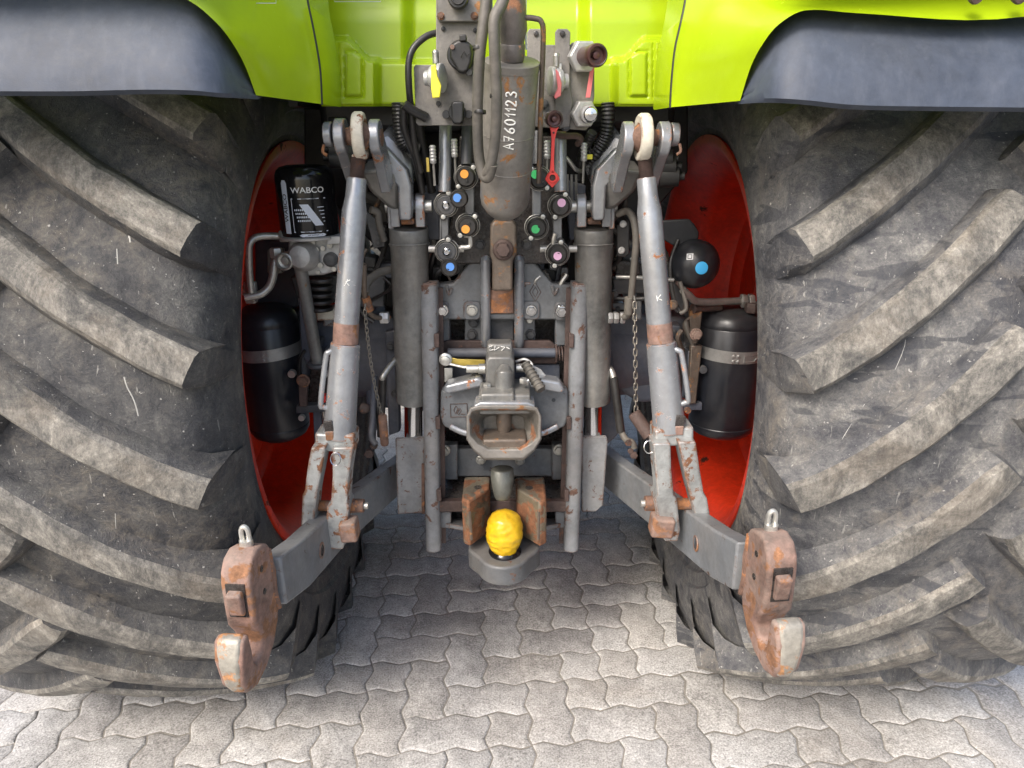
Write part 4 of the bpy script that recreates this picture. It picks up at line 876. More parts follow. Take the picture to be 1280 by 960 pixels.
for sx, q, lab in ((-1, [(578, 616), (586, 609), (612, 607), (614, 612)], 'left'), (1, [(646, 612), (648, 607), (676, 608), (683, 616)], 'right')):
    xo = 578 if sx < 0 else 683; xi = 613 if sx < 0 else 645
    zt, zb = P(xo, 620, 1.62).z, P(xo, 676, 1.62).z
    o_, i_ = P(xo, 640, 1.615).x, P(xi, 640, 1.66).x
    b = B(); b.prism([V((o_, 1.605, zt)), V((o_ - sx * .018, 1.590, zt)), V((i_ - sx * -.002, 1.66, zt)), V((i_, 1.73, zt)), V((o_, 1.73, zt))], (0, 0, zb - zt))
    k = build(b, 'guard_cheek', coat('olive_brown_steel', (.13, .11, .075), .45, metal=.2, var=.45, rust=.72, rustcol=(.20, .085, .04), bump=.5, dust=.2), BH, .006, 'rusty %s cheek beside the yellow ball' % lab, seg=3)
    b = B(); hc = V(((o_ * .45 + i_ * .55), 1.665, zt + .0)); b.lathe([(.010, 0), (.010, .0015)], hc, (0, 0, 1), 16); build(b, 'cheek_hole', OILGAP, k)
    b = B(); b.tube([V((o_ - sx * .02, 1.594, zt - .03)), V((o_ - sx * .022, 1.592, zb + .02))], .004, 6); build(b, 'cheek_wear', BROWN, k)
# hold-down tongue above the ball
b = B(); rows = []
for px, py, Y, hw, hd in ((628, 583, 1.66, 10, .010), (628, 586, 1.652, 14, .018), (628, 596, 1.645, 15, .022), (628, 612, 1.635, 12.5, .020), (628, 621, 1.63, 10, .016), (628, 624, 1.63, 8, .012)):
    p = P(px, py, Y); h = M(hw, p); rows.append([p + V((math.cos(t) * h, math.sin(t) * hd, 0)) for t in [2 * math.pi * k / 14 for k in range(14)]])
n = 14; b.add([p for r in rows for p in r], [(i * n + k, i * n + (k + 1) % n, (i + 1) * n + (k + 1) % n, (i + 1) * n + k) for i in range(5) for k in range(n)] + [list(range(n - 1, -1, -1)), [5 * n + k for k in range(n)]])
build(b, 'hold_down', coat('olive_grey_steel', (.11, .115, .10), .33, metal=.3, var=.25, rust=.2, dust=.15, bump=.4), BH, .002, 'olive grey hold down finger just above the yellow ball')
# yellow cover on the ball: a twisted, creased bag of vinyl
b = B(); n = 56; rows = []
zc0 = c0.z + .008; Hc = .110
for i in range(31):
    t = i / 30; z = zc0 + Hc * t; r = .0290 + .0160 * math.sin(math.pi * min(1, t * 1.02 + .05)) ** .8 + .004 * t
    if t > .8: r *= math.sqrt(max(0.0, 1 - ((t - .8) / .205) ** 2)) * .96 + .04
    row = []
    for k in range(n):
        a = 2 * math.pi * k / n; tw = 4.4 * t
        sl = t * 4.5 + .9 * math.sin(a + .6) + .35 * math.sin(2 * a); nn = mnoise.noise(V((math.cos(a) * 1.6, math.sin(a) * 1.6, sl * 1.5))); f = .0026 * (.5 - abs(nn) * 2.2) + .0016 * mnoise.noise(V((math.cos(a) * 1.3, math.sin(a) * 1.3, t * 2.5))) + .0010 * mnoise.noise(V((math.cos(a) * 6, math.sin(a) * 6, sl * 4)))
        row.append(V((cp.x + math.cos(a) * (r + f), cp.y + math.sin(a) * (r + f), z)))
    rows.append(row)
b.add([p for r in rows for p in r], [(i * n + k, i * n + (k + 1) % n, (i + 1) * n + (k + 1) % n, (i + 1) * n + k) for i in range(30) for k in range(n)] + [[30 * n + k for k in range(n)]])
yc = build(b, 'ball_cover', YEL, None); yc['label'] = 'crumpled yellow cover wrapped round the hitch ball'; yc['category'] = 'cover'

# ------------------------------------------------------------------ writing
GL = {'A': [[(0, 0), (.35, 1), (.75, 0)], [(.15, .38), (.62, .38)]], '7': [[(0, .95), (.6, 1), (.2, 0)], [(.12, .5), (.55, .52)]], '6': [[(.6, 1), (.15, .55), (.02, .2), (.3, 0), (.6, .2), (.45, .48), (.1, .35)]],
      '0': [[(.3, 1), (.02, .6), (.1, .1), (.35, 0), (.62, .35), (.55, .85), (.3, 1)]], '1': [[(0, .6), (.3, 1), (.22, 0)]], '2': [[(.02, .75), (.25, 1), (.55, .8), (.4, .4), (0, 0), (.62, .03)]],
      '3': [[(.05, .92), (.4, 1), (.55, .75), (.25, .55), (.6, .35), (.45, .03), (0, .08)]]}
def on_cyl(A, Bp, r, s_, off):
    """point on the viewer's side of a cylinder: s_ metres up from Bp along the axis, off metres round it (to the right)"""
    ax = (A - Bp).normalized(); side = V((0, 1, 0)).cross(ax).normalized(); side = ax.cross(V((0, 1, 0))).normalized(); 
    if side.x < 0: side = -side
    fwd = side.cross(ax); fwd = fwd if fwd.y < 0 else -fwd; a = off / r
    return Bp + ax * s_ + (side * math.sin(a) + fwd * math.cos(a)) * (r + .0003)
def font_mesh(txt, size, conv, name, mat, parent, bold=0.0):
    cu = bpy.data.curves.new(name, 'FONT'); cu.body = txt; cu.size = size; cu.align_x = 'CENTER'; cu.align_y = 'CENTER'; cu.offset = bold
    o = bpy.data.objects.new('tmp', cu); col.objects.link(o); dg = bpy.context.evaluated_depsgraph_get(); me = bpy.data.meshes.new_from_object(o.evaluated_get(dg)); bpy.data.objects.remove(o)
    b = B(); b.v = [conv(v.co.x, v.co.y) for v in me.vertices]; b.f = [list(p.vertices) for p in me.polygons]; b.m = [0] * len(b.f)
    return build(b, name, mat, parent)

# ------------------------------------------------------------------ hydraulic top link, hanging
t0, t1 = P(640, 76, 1.455), P(631, 246, 1.54); r0 = M(35, t0); r1 = M(31.5, t1)
rc = (r0 + r1) / 2
ax = (t1 - t0); b = B()
b.tube([t0, t0 + ax * .004, t0 + ax * .05, t0 + ax * .052, t0 + ax * .43, t0 + ax * .434, t0 + ax * .76, t0 + ax * .764, t1, t1 + ax * .06, t1 + ax * .12, t1 + ax * .165], [rc * .96, rc * 1.0, rc * 1.0, rc * .985, rc * .985, rc * .995, rc * .995, rc * .99, rc * .985, rc * .93, rc * .72, rc * .45], 48)
TL = build(b, 'top_link_cylinder', CYL, T, label='taupe hydraulic top link cylinder hanging upright with white numbers on it')
g0, g1 = P(641, -30, 1.42), P(639, 50, 1.455); b = B(); gd = (t0 - g0); q = [g0, g0 + gd * .30, g0 + gd * .62, g0 + gd * .70, g0 + gd * .78, g0 + gd * .80, g0 + gd * .94, t0]
rr = M(17, g0); b.tube(q, [rr * .95, rr, rr * 1.15, rr * 1.0, rr * .92, rr * 1.0, rr * 1.0, rr * .9], 28); build(b, 'top_link_rod', coat('rod_steel', (.17, .15, .14), .45, metal=.3, rust=.42, rustcol=(.42, .20, .11), var=.2, bump=.35, rscale=13), TL)
s0 = (P(0 + 636, 192, 1.5) - t1).length; cur = 0.0; b = B(); hgt = .0185; adv = .0143
Bp = t1; tot = (t0 - t1).length; st_ = tot * .28 + .044
for ch in 'A7601123':
    wch = {'1': .45}.get(ch, .72)
    for line in GL[ch]:
        pts = [on_cyl(t0, t1, rc * .995, st_ + cur + x * .0150, .002 - (y - .5) * hgt * 1.05) for x, y in line]
        b.tube(pts,   .0016, 6, smooth=3 if len(line) > 3 else 0, flat=1.0)
    cur += wch * .0215
build(b, 'numbers', CHALK, TL)
b = B()
for k, yy in enumerate((.045, .058, .075)):
    b.tube([on_cyl(t0, t1, rc * .995, st_ + .03 + yy, -.030), on_cyl(t0, t1, rc * .995, st_ + .036 + yy, -.026), on_cyl(t0, t1, rc * .995, st_ + .04 + yy, -.031)], .0012, 5)
build(b, 'older_numbers', CHALK, TL)
# oil pipe along its right side, hoses looped in front
path('oil_pipe', BROWN, TL, [(655, 22, 1.43), (668, 23, 1.43), (677, 28, 1.43), (679, 50, 1.44), (676, 133, 1.48), (674, 200, 1.51), (673, 228, 1.53)], 3.4)
path('hydraulic_hose', RUBH, TL, [(609, -40, 1.38), (607, 10, 1.375), (600, 66, 1.375), (597, 133, 1.40), (598, 187, 1.425), (603, 216, 1.43), (610, 222, 1.425), (616, 205, 1.41)], 6.6, n=14, label='grey hydraulic hose, outer half of the loop')
path('hydraulic_hose', RUBH, TL, [(640, -40, 1.37), (628, 3, 1.36), (618, 25, 1.35), (618.5, 67, 1.352), (621, 133, 1.375), (618, 180, 1.40), (612, 210, 1.415), (606, 218, 1.43)], 7, n=14, label='grey hydraulic hose, inner half of the loop')
path('hydraulic_hose', coat('pale_hose', (.22, .27, .33), .35, dust=.2, var=.15), TL, [(613, -40, 1.39), (613, 20, 1.40), (616, 80, 1.41), (618, 130, 1.42)], 3)
path('white_cable', WHITE, TL, [(657, -30, 1.46), (657, 30, 1.47), (658, 62, 1.47)], 1.4)

# ------------------------------------------------------------------ socket and coupling plates
CPm = coat('dusty_taupe_plate', (.125, .118, .11), .55, var=.25, dust=.5, dustcol=(.34, .31, .27), rust=.08, bump=.4, bscale=200)
PL = plate('socket_plate', CPm, T, [(545, -60), (545, 81), (519, 81), (517, 84), (520, 154), (523, 157), (600, 157), (606, 150), (606, -60)], 1.60, .008, .0015, 'dusty taupe steel plate carrying the sockets, left of the top link')
plate('upper_bracket', CYL, PL, [(546, -60), (546, 23), (549, 27), (601, 27), (601, -60)], 1.585, .010, .002)
def disc(px, py, Y, rpx, t, name, mat, parent, n=28, bev=.0, label=None):
    p = P(px, py, Y); b = B(); r = M(rpx, p); b.lathe([(r, 0), (r, t * .8), (r * .92, t)], p, (0, -1, 0), n); return build(b, name, mat, parent, bev, label)
def ringd(px, py, Y, rpx, wpx, t, name, mat, parent, n=32):
    p = P(px, py, Y); b = B(); r = M(rpx, p); q = M(wpx, p); b.lathe([(r - q, 0), (r - q, t * .9), (r - q * .8, t), (r - q * .2, t), (r, t * .9), (r, 0)], p, (0, -1, 0), n, cap=False); return build(b, name, mat, parent)
disc(573, -2, 1.575, 13, .02, 'round_socket', BLACKP, PL); ringd(573, -2, 1.572, 9, 2, .022, 'socket_ring', RUBB, PL)
for x, y in ((551, 20), (593, 20)): bolt(x, y, 1.583, 3.6, PL, RUST)
for x, y in ((554, 36), (594, 38)): disc(x, y, 1.598, 2.8, .001, 'hole', BLACKPR, PL)
b = B(); random.seed(5)
# seven-pin socket with its hinged cap
soc = disc(577, 70, 1.59, 17.5, .022, 'trailer_socket', BLACKP, PL, label='black round trailer socket with its hinged cap shut')
p = P(577, 69, 1.565); b = B(); b.prism([P(x, y, 1.565) for x, y in ((562, 60), (566, 53), (573, 49), (583, 50), (590, 56), (592, 68), (590, 80), (586, 91), (580, 94), (573, 92), (568, 82), (562, 72))], (0, -.012, 0), taper=.86); build(b, 'socket_cap', BLACKP, soc, .003, seg=3)
b = B(); b.box(P(579, 48, 1.56), (.014, .022, .012)); build(b, 'cap_hinge', BLACKP, soc, .002)
bolt(565.5, 59, 1.552, 3.2, soc, RUSTP, washer=False); disc(587, 91, 1.57, 4, .012, 'screw_ear', BLACKP, soc)
b = B(); pr_ = [P(x, y, 1.549) for x, y in ((576, 72), (580, 64), (583, 70), (587, 66))]; b.tube(pr_, .001, 5); build(b, 'cap_relief', BLACKP, soc)
# small three-pin socket
s3 = disc(572, 141, 1.59, 11, .012, 'small_socket', BLACKP, PL, label='small black rectangular socket low on the plate')
for x in (558, 586): disc(x, 143, 1.592, 5, .010, 'ear', BLACKP, s3)
b = B(); b.prism([P(x, y, 1.58) for x, y in ((564, 129), (567, 126), (578, 126), (581, 129), (580, 152), (577, 156), (568, 156), (565, 152))], (0, -.018, 0), taper=.9); build(b, 'socket_cap', BLACKP, s3, .003, seg=3)
disc(548, 129.5, 1.598, 3, .002, 'hole', BLACKPR, PL)
b = B(); b.tube([P(533, 147, 1.597), P(514, 137, 1.585), P(505, 130, 1.58)], .010, 12, smooth=5); build(b, 'cable_gland', RUBB, PL)
path('power_cable', RUBB, T, [(546, 41, 1.61), (532, 46, 1.60), (517, 60, 1.59), (511, 78, 1.585), (511, 105, 1.585), (513, 130, 1.60), (518, 180, 1.63), (526, 215, 1.66)], 4.2, label='black cable curving out from behind the socket plate')
path('power_cable', RUBB, T, [(505, 130, 1.59), (505, 160, 1.61), (520, 200, 1.66), (528, 240, 1.7)], 4.6)
# air couplings with coloured flaps
def air(x, y, s_, matf, nm, lab, flap):
    a = B(); p0 = P(x, y, 1.575); m1 = M(1, p0)
    prof = [(9, 0), (9, 6), (14, 8), (15, 13), (13, 17), (17, 18), (17, 23), (12, 25)]
    a.lathe([(r * m1, h * m1) for r, h in prof], p0 + V((-14 * m1 * s_, -.004, .0)), (s_, -.25, 0), 28); c = build(a, nm, ALU, PL if s_ > 0 else PR, .001, lab)
    a = B(); a.prism([P(*q, 1.535) for q in flap], (0, -.006, 0)); build(a, 'flap', matf, c, .002, seg=3)
    a = B(); q = p0 + V((0, -.004, 17 * m1)); a.tube([q, q + V((0, 0, 12 * m1))], 4 * m1, 14); a.lathe([(4.4 * m1, 0), (3 * m1, 3 * m1)], q + V((0, 0, 12 * m1)), (0, 0, 1), 14); build(a, 'test_nipple', PIPE, c)
    return c
PR = plate('coupling_plate', CPm, T, [(659, 40), (662, 36), (679, 36), (681, 40), (681, 56), (713, 56), (715, 53), (741, 53), (743, 57), (743, 120), (737, 158), (732, 163), (661, 158), (659, 154)], 1.60, .008, .0015, 'taupe steel plate carrying the oil couplings, right of the top link')
sp_ = plate('strap_plate', CPm, PR, [(694, 40), (697, 36), (709, 36), (713, 40), (712, 105), (716, 128), (712, 158), (700, 160), (694, 150)], 1.590, .006, .0015)
disc(703, 42, 1.588, 3.4, .001, 'hole', GRN if False else OILGAP, PR); disc(670, 42, 1.598, 3.2, .001, 'hole', OILGAP, PR)
air(546, 98, 1, YELP, 'air_coupling', 'silver air coupling with a yellow flap', [(539, 82), (545, 81), (547, 95), (552, 107), (550, 122), (541, 123), (539, 110)])
air(695, 102, -1, PINK, 'air_coupling', 'silver air coupling with a faded red flap', [(694, 86), (698, 90), (702, 104), (701, 120), (694, 124), (692, 121), (697, 110)])
b = B(); q = P(700, 85, 1.575); b.box(q, (.007, .01, .016)); build(b, 'catch', ZINC, PR, .001)
for x, y in ((706, 106), (702, 100)): bolt(x, y, 1.588, 4, PR, DARKG)
for x, y in ((680, 130), (707, 158)): bolt(x, y, 1.598, 4.5, PR, DARKG)
def cup(hx, hy, cx, cy, rh, rc_, Y0, Y1, matc, lab, inner=OILGAP):
    h, c = P(hx, hy, Y0), P(cx, cy, Y1); d = (c - h).normalized(); R_ = M(rc_, c); b = B(); b.hexn(h + V((0, 0, 0)), d, M(rh, h), .022)
    o = build(b, 'oil_coupling', ALU, PR, .001, lab)
    b = B(); L2 = (c - h).length; b.lathe([(R_ * .85, .01), (R_ * .85, L2 - R_ * .9), (R_, L2 - R_ * .8), (R_, L2 - R_ * .1), (R_ * .93, L2), (R_ * .74, L2), (R_ * .70, L2 - .012), (R_ * .4, L2 - .013), (R_ * .3, L2 - .006), (0.0005, L2 - .005)], h, d, 32); build(b, 'socket_body', matc, o)
    b = B(); b.tube([h + d * (L2 - .0005) + (V((math.cos(a), 0, math.sin(a)))) * R_ * .84 for a in [k * math.pi / 12 for k in range(24)]], .0011, 6, closed=True); build(b, 'seal_ring', RUBB, o)
    return o
MARO = coat('maroon_anodised', (.09, .035, .035), .3, metal=.5, var=.2, dust=.15, rust=.2)
cup(727, 71, 747, 69, 20, 14, 1.59, 1.50, MARO, 'large maroon rusty oil coupling, open end toward the viewer')
plate('red_strap', PINK, PR, [(738, 84), (743, 84), (738, 122), (732, 122)], 1.575, .002, .0005, 'short faded red plastic strap hanging from the large coupling')
o = cup(728, 142, 737, 143, 17, 11, 1.59, 1.54, ALU, 'silver oil coupling with a large hexagon')
b = B(); q = P(738, 143, 1.535); b.lathe([(M(9, q), 0), (M(9, q), .012), (M(7.5, q), .018), (M(3, q), .019), (M(2.6, q), .021), (.0005, .022)], q + V((0, .01, 0)), (0, -1, 0), 30); build(b, 'poppet', CHROME, o)
cup(688, 148, 694, 149, 9, 10.5, 1.59, 1.54, MARO, 'small maroon oil coupling with a red strap hanging below')
b = B(); b.prism([P(x, y, 1.545) for x, y in ((687, 158), (699, 158), (696, 164), (693.5, 175), (692.5, 200), (693, 216), (687, 216), (688.5, 200), (689.5, 175), (688.5, 164))], (0, .003, 0))
rs_ = build(b, 'red_dust_cap_strap', REDP, PR, .0006, 'red plastic dust cap hanging on its long strap')
b = B(); b.prism([P(x, y, 1.545) for x, y in ((690, 211), (697, 218), (700, 224), (696, 229), (690.5, 235), (685, 229), (681, 224), (684, 218))], (0, .006, 0)); build(b, 'dust_cap', REDP, rs_, .002)
ringd(690.5, 222, 1.543, 5.5, 1.6, .009, 'cap_rim', REDP, rs_); disc(690.5, 222, 1.541, 3.8, .001, 'cap_hollow', RUSTD, rs_)
disc(692, 166, 1.544, 1.3, .0006, 'strap_hole', BLACKPR, rs_)

# ------------------------------------------------------------------ spool couplers with coloured dots
def coupler(x, y, col_, dot, lab, ang=0, flap=None, Y=1.66):
    p = P(x, y, Y); r = M(14.2, p); b = B(); b.lathe([(r * .9, 0), (r, .004), (r, .022), (r * .94, .026)], p + V((0, .02, 0)), (0, -1, 0), 32)
    for k in (0, 1):       # ears
        a = rad(ang) + k * math.pi; e = p + V((math.cos(a) * r * 1.05, .018, math.sin(a) * r * 1.05)); b.lathe([(r * .34, 0), (r * .34, .022)], e, (0, -1, 0), 16)
    h = build(b, 'coupler', BLACKP, MAN, .0008, lab)
    b = B(); b.lathe([(r * .86, 0), (r * .90, .0015), (r * .95, 0)], p + V((0, -.006, 0)), (0, -1, 0), 36, cap=False)
    q = [p + V((math.cos(t) * r * 1.06, .004, math.sin(t) * r * 1.06)) for t in [k * math.pi / 12 for k in range(24)]]; b.tube(q, .0013, 6, closed=True); build(b, 'bright_rim', PIPE, h)
    for k in (0, 1):
        a = rad(ang) + k * math.pi; e = p + V((math.cos(a) * r * 1.05, -.004, math.sin(a) * r * 1.05)); b = B(); b.lathe([(r * .2, 0), (r * .2, .004), (r * .1, .0045)], e, (0, -1, 0), 14); build(b, 'screw', ZINC, h)
    def cap(cp_, rr, dotxy):
        b = B(); b.lathe([(rr, 0), (rr, .006), (rr * .85, .010), (rr * .80, .0085)], cp_, (0, -1, 0), 28); c = build(b, 'flip_cap', RUBB, h, .0)
        d = P(dotxy[0], dotxy[1], cp_.y - .011); b = B(); b.lathe([(M(5.2, d), 0), (M(5.2, d), .0008)], d, (0, -1, 0), 24); build(b, 'dot', col_, c)
        b = B(); v = (cp_ + V((0, -.012, 0))) * 2 - V((d.x, d.y * 0 + cp_.y - .012, d.z)); v = V((cp_.x * 2 - d.x, cp_.y - .0105, cp_.z * 2 - d.z)); u = (v - V((cp_.x, v.y, cp_.z))); 
        u = u * 1.25; b.bar(V((cp_.x, v.y, cp_.z)) + u * .55, V((cp_.x, v.y, cp_.z)) + u * 1.15, .0055, .004, up=V((0, -1, 0))); build(b, 'cap_tab', BLACKP, c, .001)
    if flap is None: cap(p + V((0, -.006, 0)), r * .84, dot)
    else:
        b = B(); pp = p + V((0, -.0065, 0)); b.lathe([(r * .8, 0), (r * .72, .001), (r * .62, -.006), (r * .50, -.006), (r * .46, .002), (r * .34, .002), (r * .30, -.004), (r * .18, -.004), (r * .14, .003), (.0004, .004)], pp, (0, -1, 0), 28); build(b, 'open_socket', DARKG, h); b = B(); b.lathe([(r * .30, 0), (r * .34, .004), (r * .22, .006), (r * .2, .003), (r * .08, .003), (.0004, .006)], p + V((0, -.008, 0)), (0, -1, 0), 20); build(b, 'socket_poppet', CHROME, h)
        cap(P(flap[0], flap[1], Y - .02), r * .80, dot)
    return h
MAN = plate('coupler_manifold', OILGAP, T, [(574, 170), (694, 170), (694, 215), (700, 322), (690, 330), (566, 330), (556, 322), (572, 230)], 1.74, .03, .004, 'dark manifold block behind the coloured hydraulic couplers', seg=2)  # near-black colour puts the dark of the gap between couplers into the block
MAN2 = coat('manifold_grey', (.17, .175, .18), .45, metal=.3, var=.15, dust=.15, bump=.2)
for x0, y0, y1, hw in ((587, 232, 275, 5.5), (555, 268, 302, 5.5), (671, 232, 275, 5.5), (697, 268, 306, 5.5), (552, 268, 300, 2)):
    plate('manifold_bar', MAN2, MAN, [(x0 - hw, y0), (x0 + hw, y0), (x0 + hw, y1), (x0 - hw, y1)], 1.67, .03, .002)
coupler(582.5, 221, ORG, (580.4, 217.5), 'upper left coupler with an orange dot', 50)
coupler(557.5, 256, BLU, (571.5, 247.3), 'open coupler with its blue dotted cap flipped aside', 75, flap=(574, 248))
coupler(584.6, 282, ORG, (582, 286.5), 'lower left coupler with an orange dot', 50)
coupler(558.5, 314, BLU, (562.7, 333.5), 'open coupler with its blue dotted cap hanging below', 80, flap=(562, 334))
coupler(674, 223, GRN, (669, 218), 'upper coupler with a green dot, half hidden by a pipe', -50)
coupler(700, 257, PNK, (702, 253.5), 'upper coupler with a pink dot', 65)
coupler(671, 284, GRN, (669.4, 286.5), 'lower coupler with a green dot', 60)
coupler(697, 317, PNK, (697, 320), 'lower coupler with a pink dot', 75)
for x, y, s_ in ((588, 303, 1), (692, 303, -1)):
    path('drain_elbow', PIPE, MAN, [(x - 2 * s_, 292, 1.66), (x, 300, 1.66), (x - 1 * s_, 308, 1.66), (x - 12 * s_, 309, 1.66)], 3, n=8)
for x in (541, 575, 680, 716): b = B(); a = P(x - 5, 311, 1.68); b.tube([a, P(x + 5, 311, 1.68)], M(4.5, a), 14); build(b, 'side_plug', PIPE, MAN)
for x0, y0, x1, y1, r in ((557, 155, 556, 240, 8), (584, 155, 583, 206, 7), (700, 165, 701, 240, 8), (672, 165, 672, 206, 7)):
    a, c = P(x0, y0, 1.68), P(x1, y1, 1.66); cyl(a, c, M(r, a), 'riser_pipe', SILV if r == 8 else DARKG, MAN, 20)
for x, y, Y in ((541, 193, 1.63), (568, 185, 1.65), (684, 187, 1.66), (730, 190, 1.68)):
    b = B(); p = P(x, y, Y); k = B(); 
    prof = [(M(3.2, p), -M(11, p)), (M(4.4, p), -M(9, p))] + [(M(4.4 if i % 2 else 3.6, p), -M(9, p) + M(18, p) * i / 9) for i in range(10)] + [(M(3, p), M(11, p))]
    k.lathe(prof, p, (0, 0, 1), 14); build(k, 'ribbed_knob', ALU, MAN)
    cyl(p + V((0, .004, -M(11, p))), p + V((0, .01, -M(38, p))), M(1.6, p), 'knob_rod', PIPE, MAN, 8)
path('curved_pipe', PIPE, T, [(703, 192, 1.69), (712, 202, 1.69), (720, 212, 1.70), (728, 214, 1.72)], 2.6)
for x in (709, 714.5, 720): path('thin_pipe', PIPE, T, [(x, 218, 1.72), (x, 236, 1.72), (x + 1, 262, 1.74)], 1.9, n=8, smooth=0)
b = B(); p = P(736, 196, 1.70); b.box(p, (M(9, p), .01, M(6, p))); build(b, 'yellow_tag', YELP, T, .001)
b = B(); p = P(535, 206, 1.68); b.box(p, (M(4, p), .01, M(17, p))); build(b, 'yellow_tag', GOLD, T, .001)

# ------------------------------------------------------------------ hoses and clutter behind the couplings
rh = random.Random(11)
def ribbed(name, pts, r_px, mat=RUBB, par=T, n=14, pitch=3):
    q = [P(*p) for p in pts]; tmp = B(); r = M(r_px, q[0]); 
    # resample
    out = []
    for i in range(len(q) - 1):
        p0 = q[i - 1] if i else q[0]; p1 = q[i]; p2 = q[i + 1]; p3 = q[i + 2] if i + 2 < len(q) else q[-1]
        for k in range(10):
            t = k / 10; out.append(0.5 * ((2 * p1) + (p2 - p0) * t + (2 * p0 - 5 * p1 + 4 * p2 - p3) * t * t + (3 * p1 - p0 - 3 * p2 + p3) * t ** 3))
    out.append(q[-1]); b = B(); b.tube(out, [r * (1.0 if i % 2 else .86) for i in range(len(out))], n); return build(b, name, mat, par)
ribbed('ribbed_hose', [(498, 128, 1.70), (499, 150, 1.70), (501, 172, 1.70), (508, 182, 1.71), (524, 186, 1.72)], 9)
ribbed('ribbed_hose', [(524, 150, 1.70), (528, 180, 1.72), (535, 210, 1.73), (540, 240, 1.75)], 6)
ribbed('ribbed_hose', [(760, 128, 1.70), (760, 150, 1.70), (757, 172, 1.71), (748, 190, 1.72), (738, 205, 1.74)], 9)
ribbed('ribbed_hose', [(741, 165, 1.68), (733, 182, 1.70), (726, 200, 1.72), (722, 225, 1.74)], 6.5)
path('brake_pipe', RUSTD, T, [(690, 168, 1.65), (706, 170, 1.65), (720, 170, 1.65), (726, 174, 1.66), (722, 180, 1.68)], 4)
for k in range(26):
    x0 = rh.choice([rh.uniform(405, 545), rh.uniform(705, 860), rh.uniform(540, 710)]); y0 = rh.uniform(140, 300); Yk = rh.uniform(1.80, 1.96)
    pts = [(x0, y0, Yk)]
    for j in range(3): pts.append((pts[-1][0] + rh.uniform(-30, 30), pts[-1][1] + rh.uniform(15, 60), Yk + rh.uniform(-.03, .03)))
    path('hose', rh.choice([RUBB, RUBB, RUBH, DARKG, PIPE if k % 5 == 0 else RUBB]), T, pts, rh.choice([3, 4, 5, 7]), n=8, smooth=5)
for x, y in ((404, 160), (404, 172), (404, 186), (404, 197), (848, 198), (852, 208), (856, 220), (848, 168)):
    p = P(x, y, 1.80); b = B(); s_ = 1 if x < 640 else -1; b.lathe([(M(5, p), 0), (M(5, p), M(6, p)), (M(13, p), M(7, p)), (M(14, p), M(30, p))], p, (s_, .2, 0), 16); build(b, 'valve_fin', BLACKP, T)
plate('gap_dark_sheet', BLACKP, T, [(380, 100), (860, 100), (860, 215), (770, 320), (770, 420), (480, 420), (480, 320), (380, 215)], 2.0, .05, .004)  # black sheet added behind the machinery to darken the upper gap
plate('white_film', coat('crinkled_foil', (.42, .41, .38), .5, var=.3, bump=1.0, bscale=60), T, [(488, 168), (520, 190), (523, 198), (497, 197)], 1.74, .004, 0)
plate('dark_box', BLUEG, T, [(524, 232), (548, 232), (550, 300), (536, 300)], 1.78, .04, .004); plate('dark_box', BLUEG, T, [(706, 225), (733, 232), (730, 300), (712, 300)], 1.78, .04, .004)
for x in (590, 668): bolt(x - 10 * (1 if x < 640 else -1) * -1, 306, 1.735, 5, MAN, DARKG)
plate('upper_casting', DARKG, T, [(600, 268), (612, 262), (648, 262), (662, 268), (664, 322), (597, 322)], 1.80, .04, .006)

# ------------------------------------------------------------------ left side: air dryer, tank, pipes
c0 = P(388, 293, 1.74); R_ = M(35.5, c0); Hh = M(84, c0); b = B()
b.lathe([(R_ * .97, 0), (R_, .002), (R_, Hh * .80), (R_ * .985, Hh * .86), (R_ * .93, Hh * .92), (R_ * .80, Hh * .97), (R_ * .55, Hh * .995), (R_ * .2, Hh)], c0, (0, 0, 1), 56)
DR = build(b, 'air_dryer_cartridge', GLOSSB, T, label='glossy black air dryer cartridge with white lettering beside the left rim')
b = B(); b.lathe([(R_ * .98, -.008), (R_ * 1.05, -.007), (R_ * 1.06, -.002), (R_ * 1.0, .001)], c0, (0, 0, 1), 56); build(b, 'base_ring', ALU, DR)
yaw0 = math.atan2(c0.x, c0.y)          # the side that faces the viewer
def wrapc(u, v, a0, k=1.0): a = u / R_ + a0; return V((c0.x + math.sin(a) * (R_ + .0004 * k), c0.y - math.cos(a) * (R_ + .0004 * k), v))
zt = c0.z
b_ = .32      # the printed face is turned a little to the right
font_mesh('WABCO', .0175, lambda x, y: wrapc(x * 1.15, zt + Hh * .66 + y, b_ - yaw0 * 0), 'lettering', WHITE, DR, .0002)
font_mesh('WABCO', .0150, lambda x, y: wrapc(-y, zt + Hh * .42 + x * 1.1, -.50, 3), 'side_lettering', BLACKPR, DR, .0002)
def wpatch(pts, name, mat, k=1.0, a0=b_):
    b = B(); q = []; 
    n = len(pts)
    for i in range(n):
        x0, y0 = pts[i]; x1, y1 = pts[(i + 1) % n]
        for t in (0, .25, .5, .75): q.append((x0 + (x1 - x0) * t, y0 + (y1 - y0) * t))
    cx = sum(p[0] for p in q) / len(q); cyy = sum(p[1] for p in q) / len(q)
    vs = [wrapc(x, zt + y, a0, k) for x, y in q] + [wrapc((x + cx) / 2, zt + (y + cyy) / 2, a0, k) for x, y in q] + [wrapc(cx, zt + cyy, a0, k)]; m = len(q)
    b.add(vs, [(i, (i + 1) % m, m + (i + 1) % m, m + i) for i in range(m)] + [(m + i, m + (i + 1) % m, 2 * m) for i in range(m)]); return build(b, name, mat, DR)
wpatch([(-.0075, Hh * .06), (.0075, Hh * .06), (.0075, Hh * .76), (.004, Hh * .80), (-.004, Hh * .80), (-.0075, Hh * .76)], 'label_strip', SILPR, 1.6, -.50)
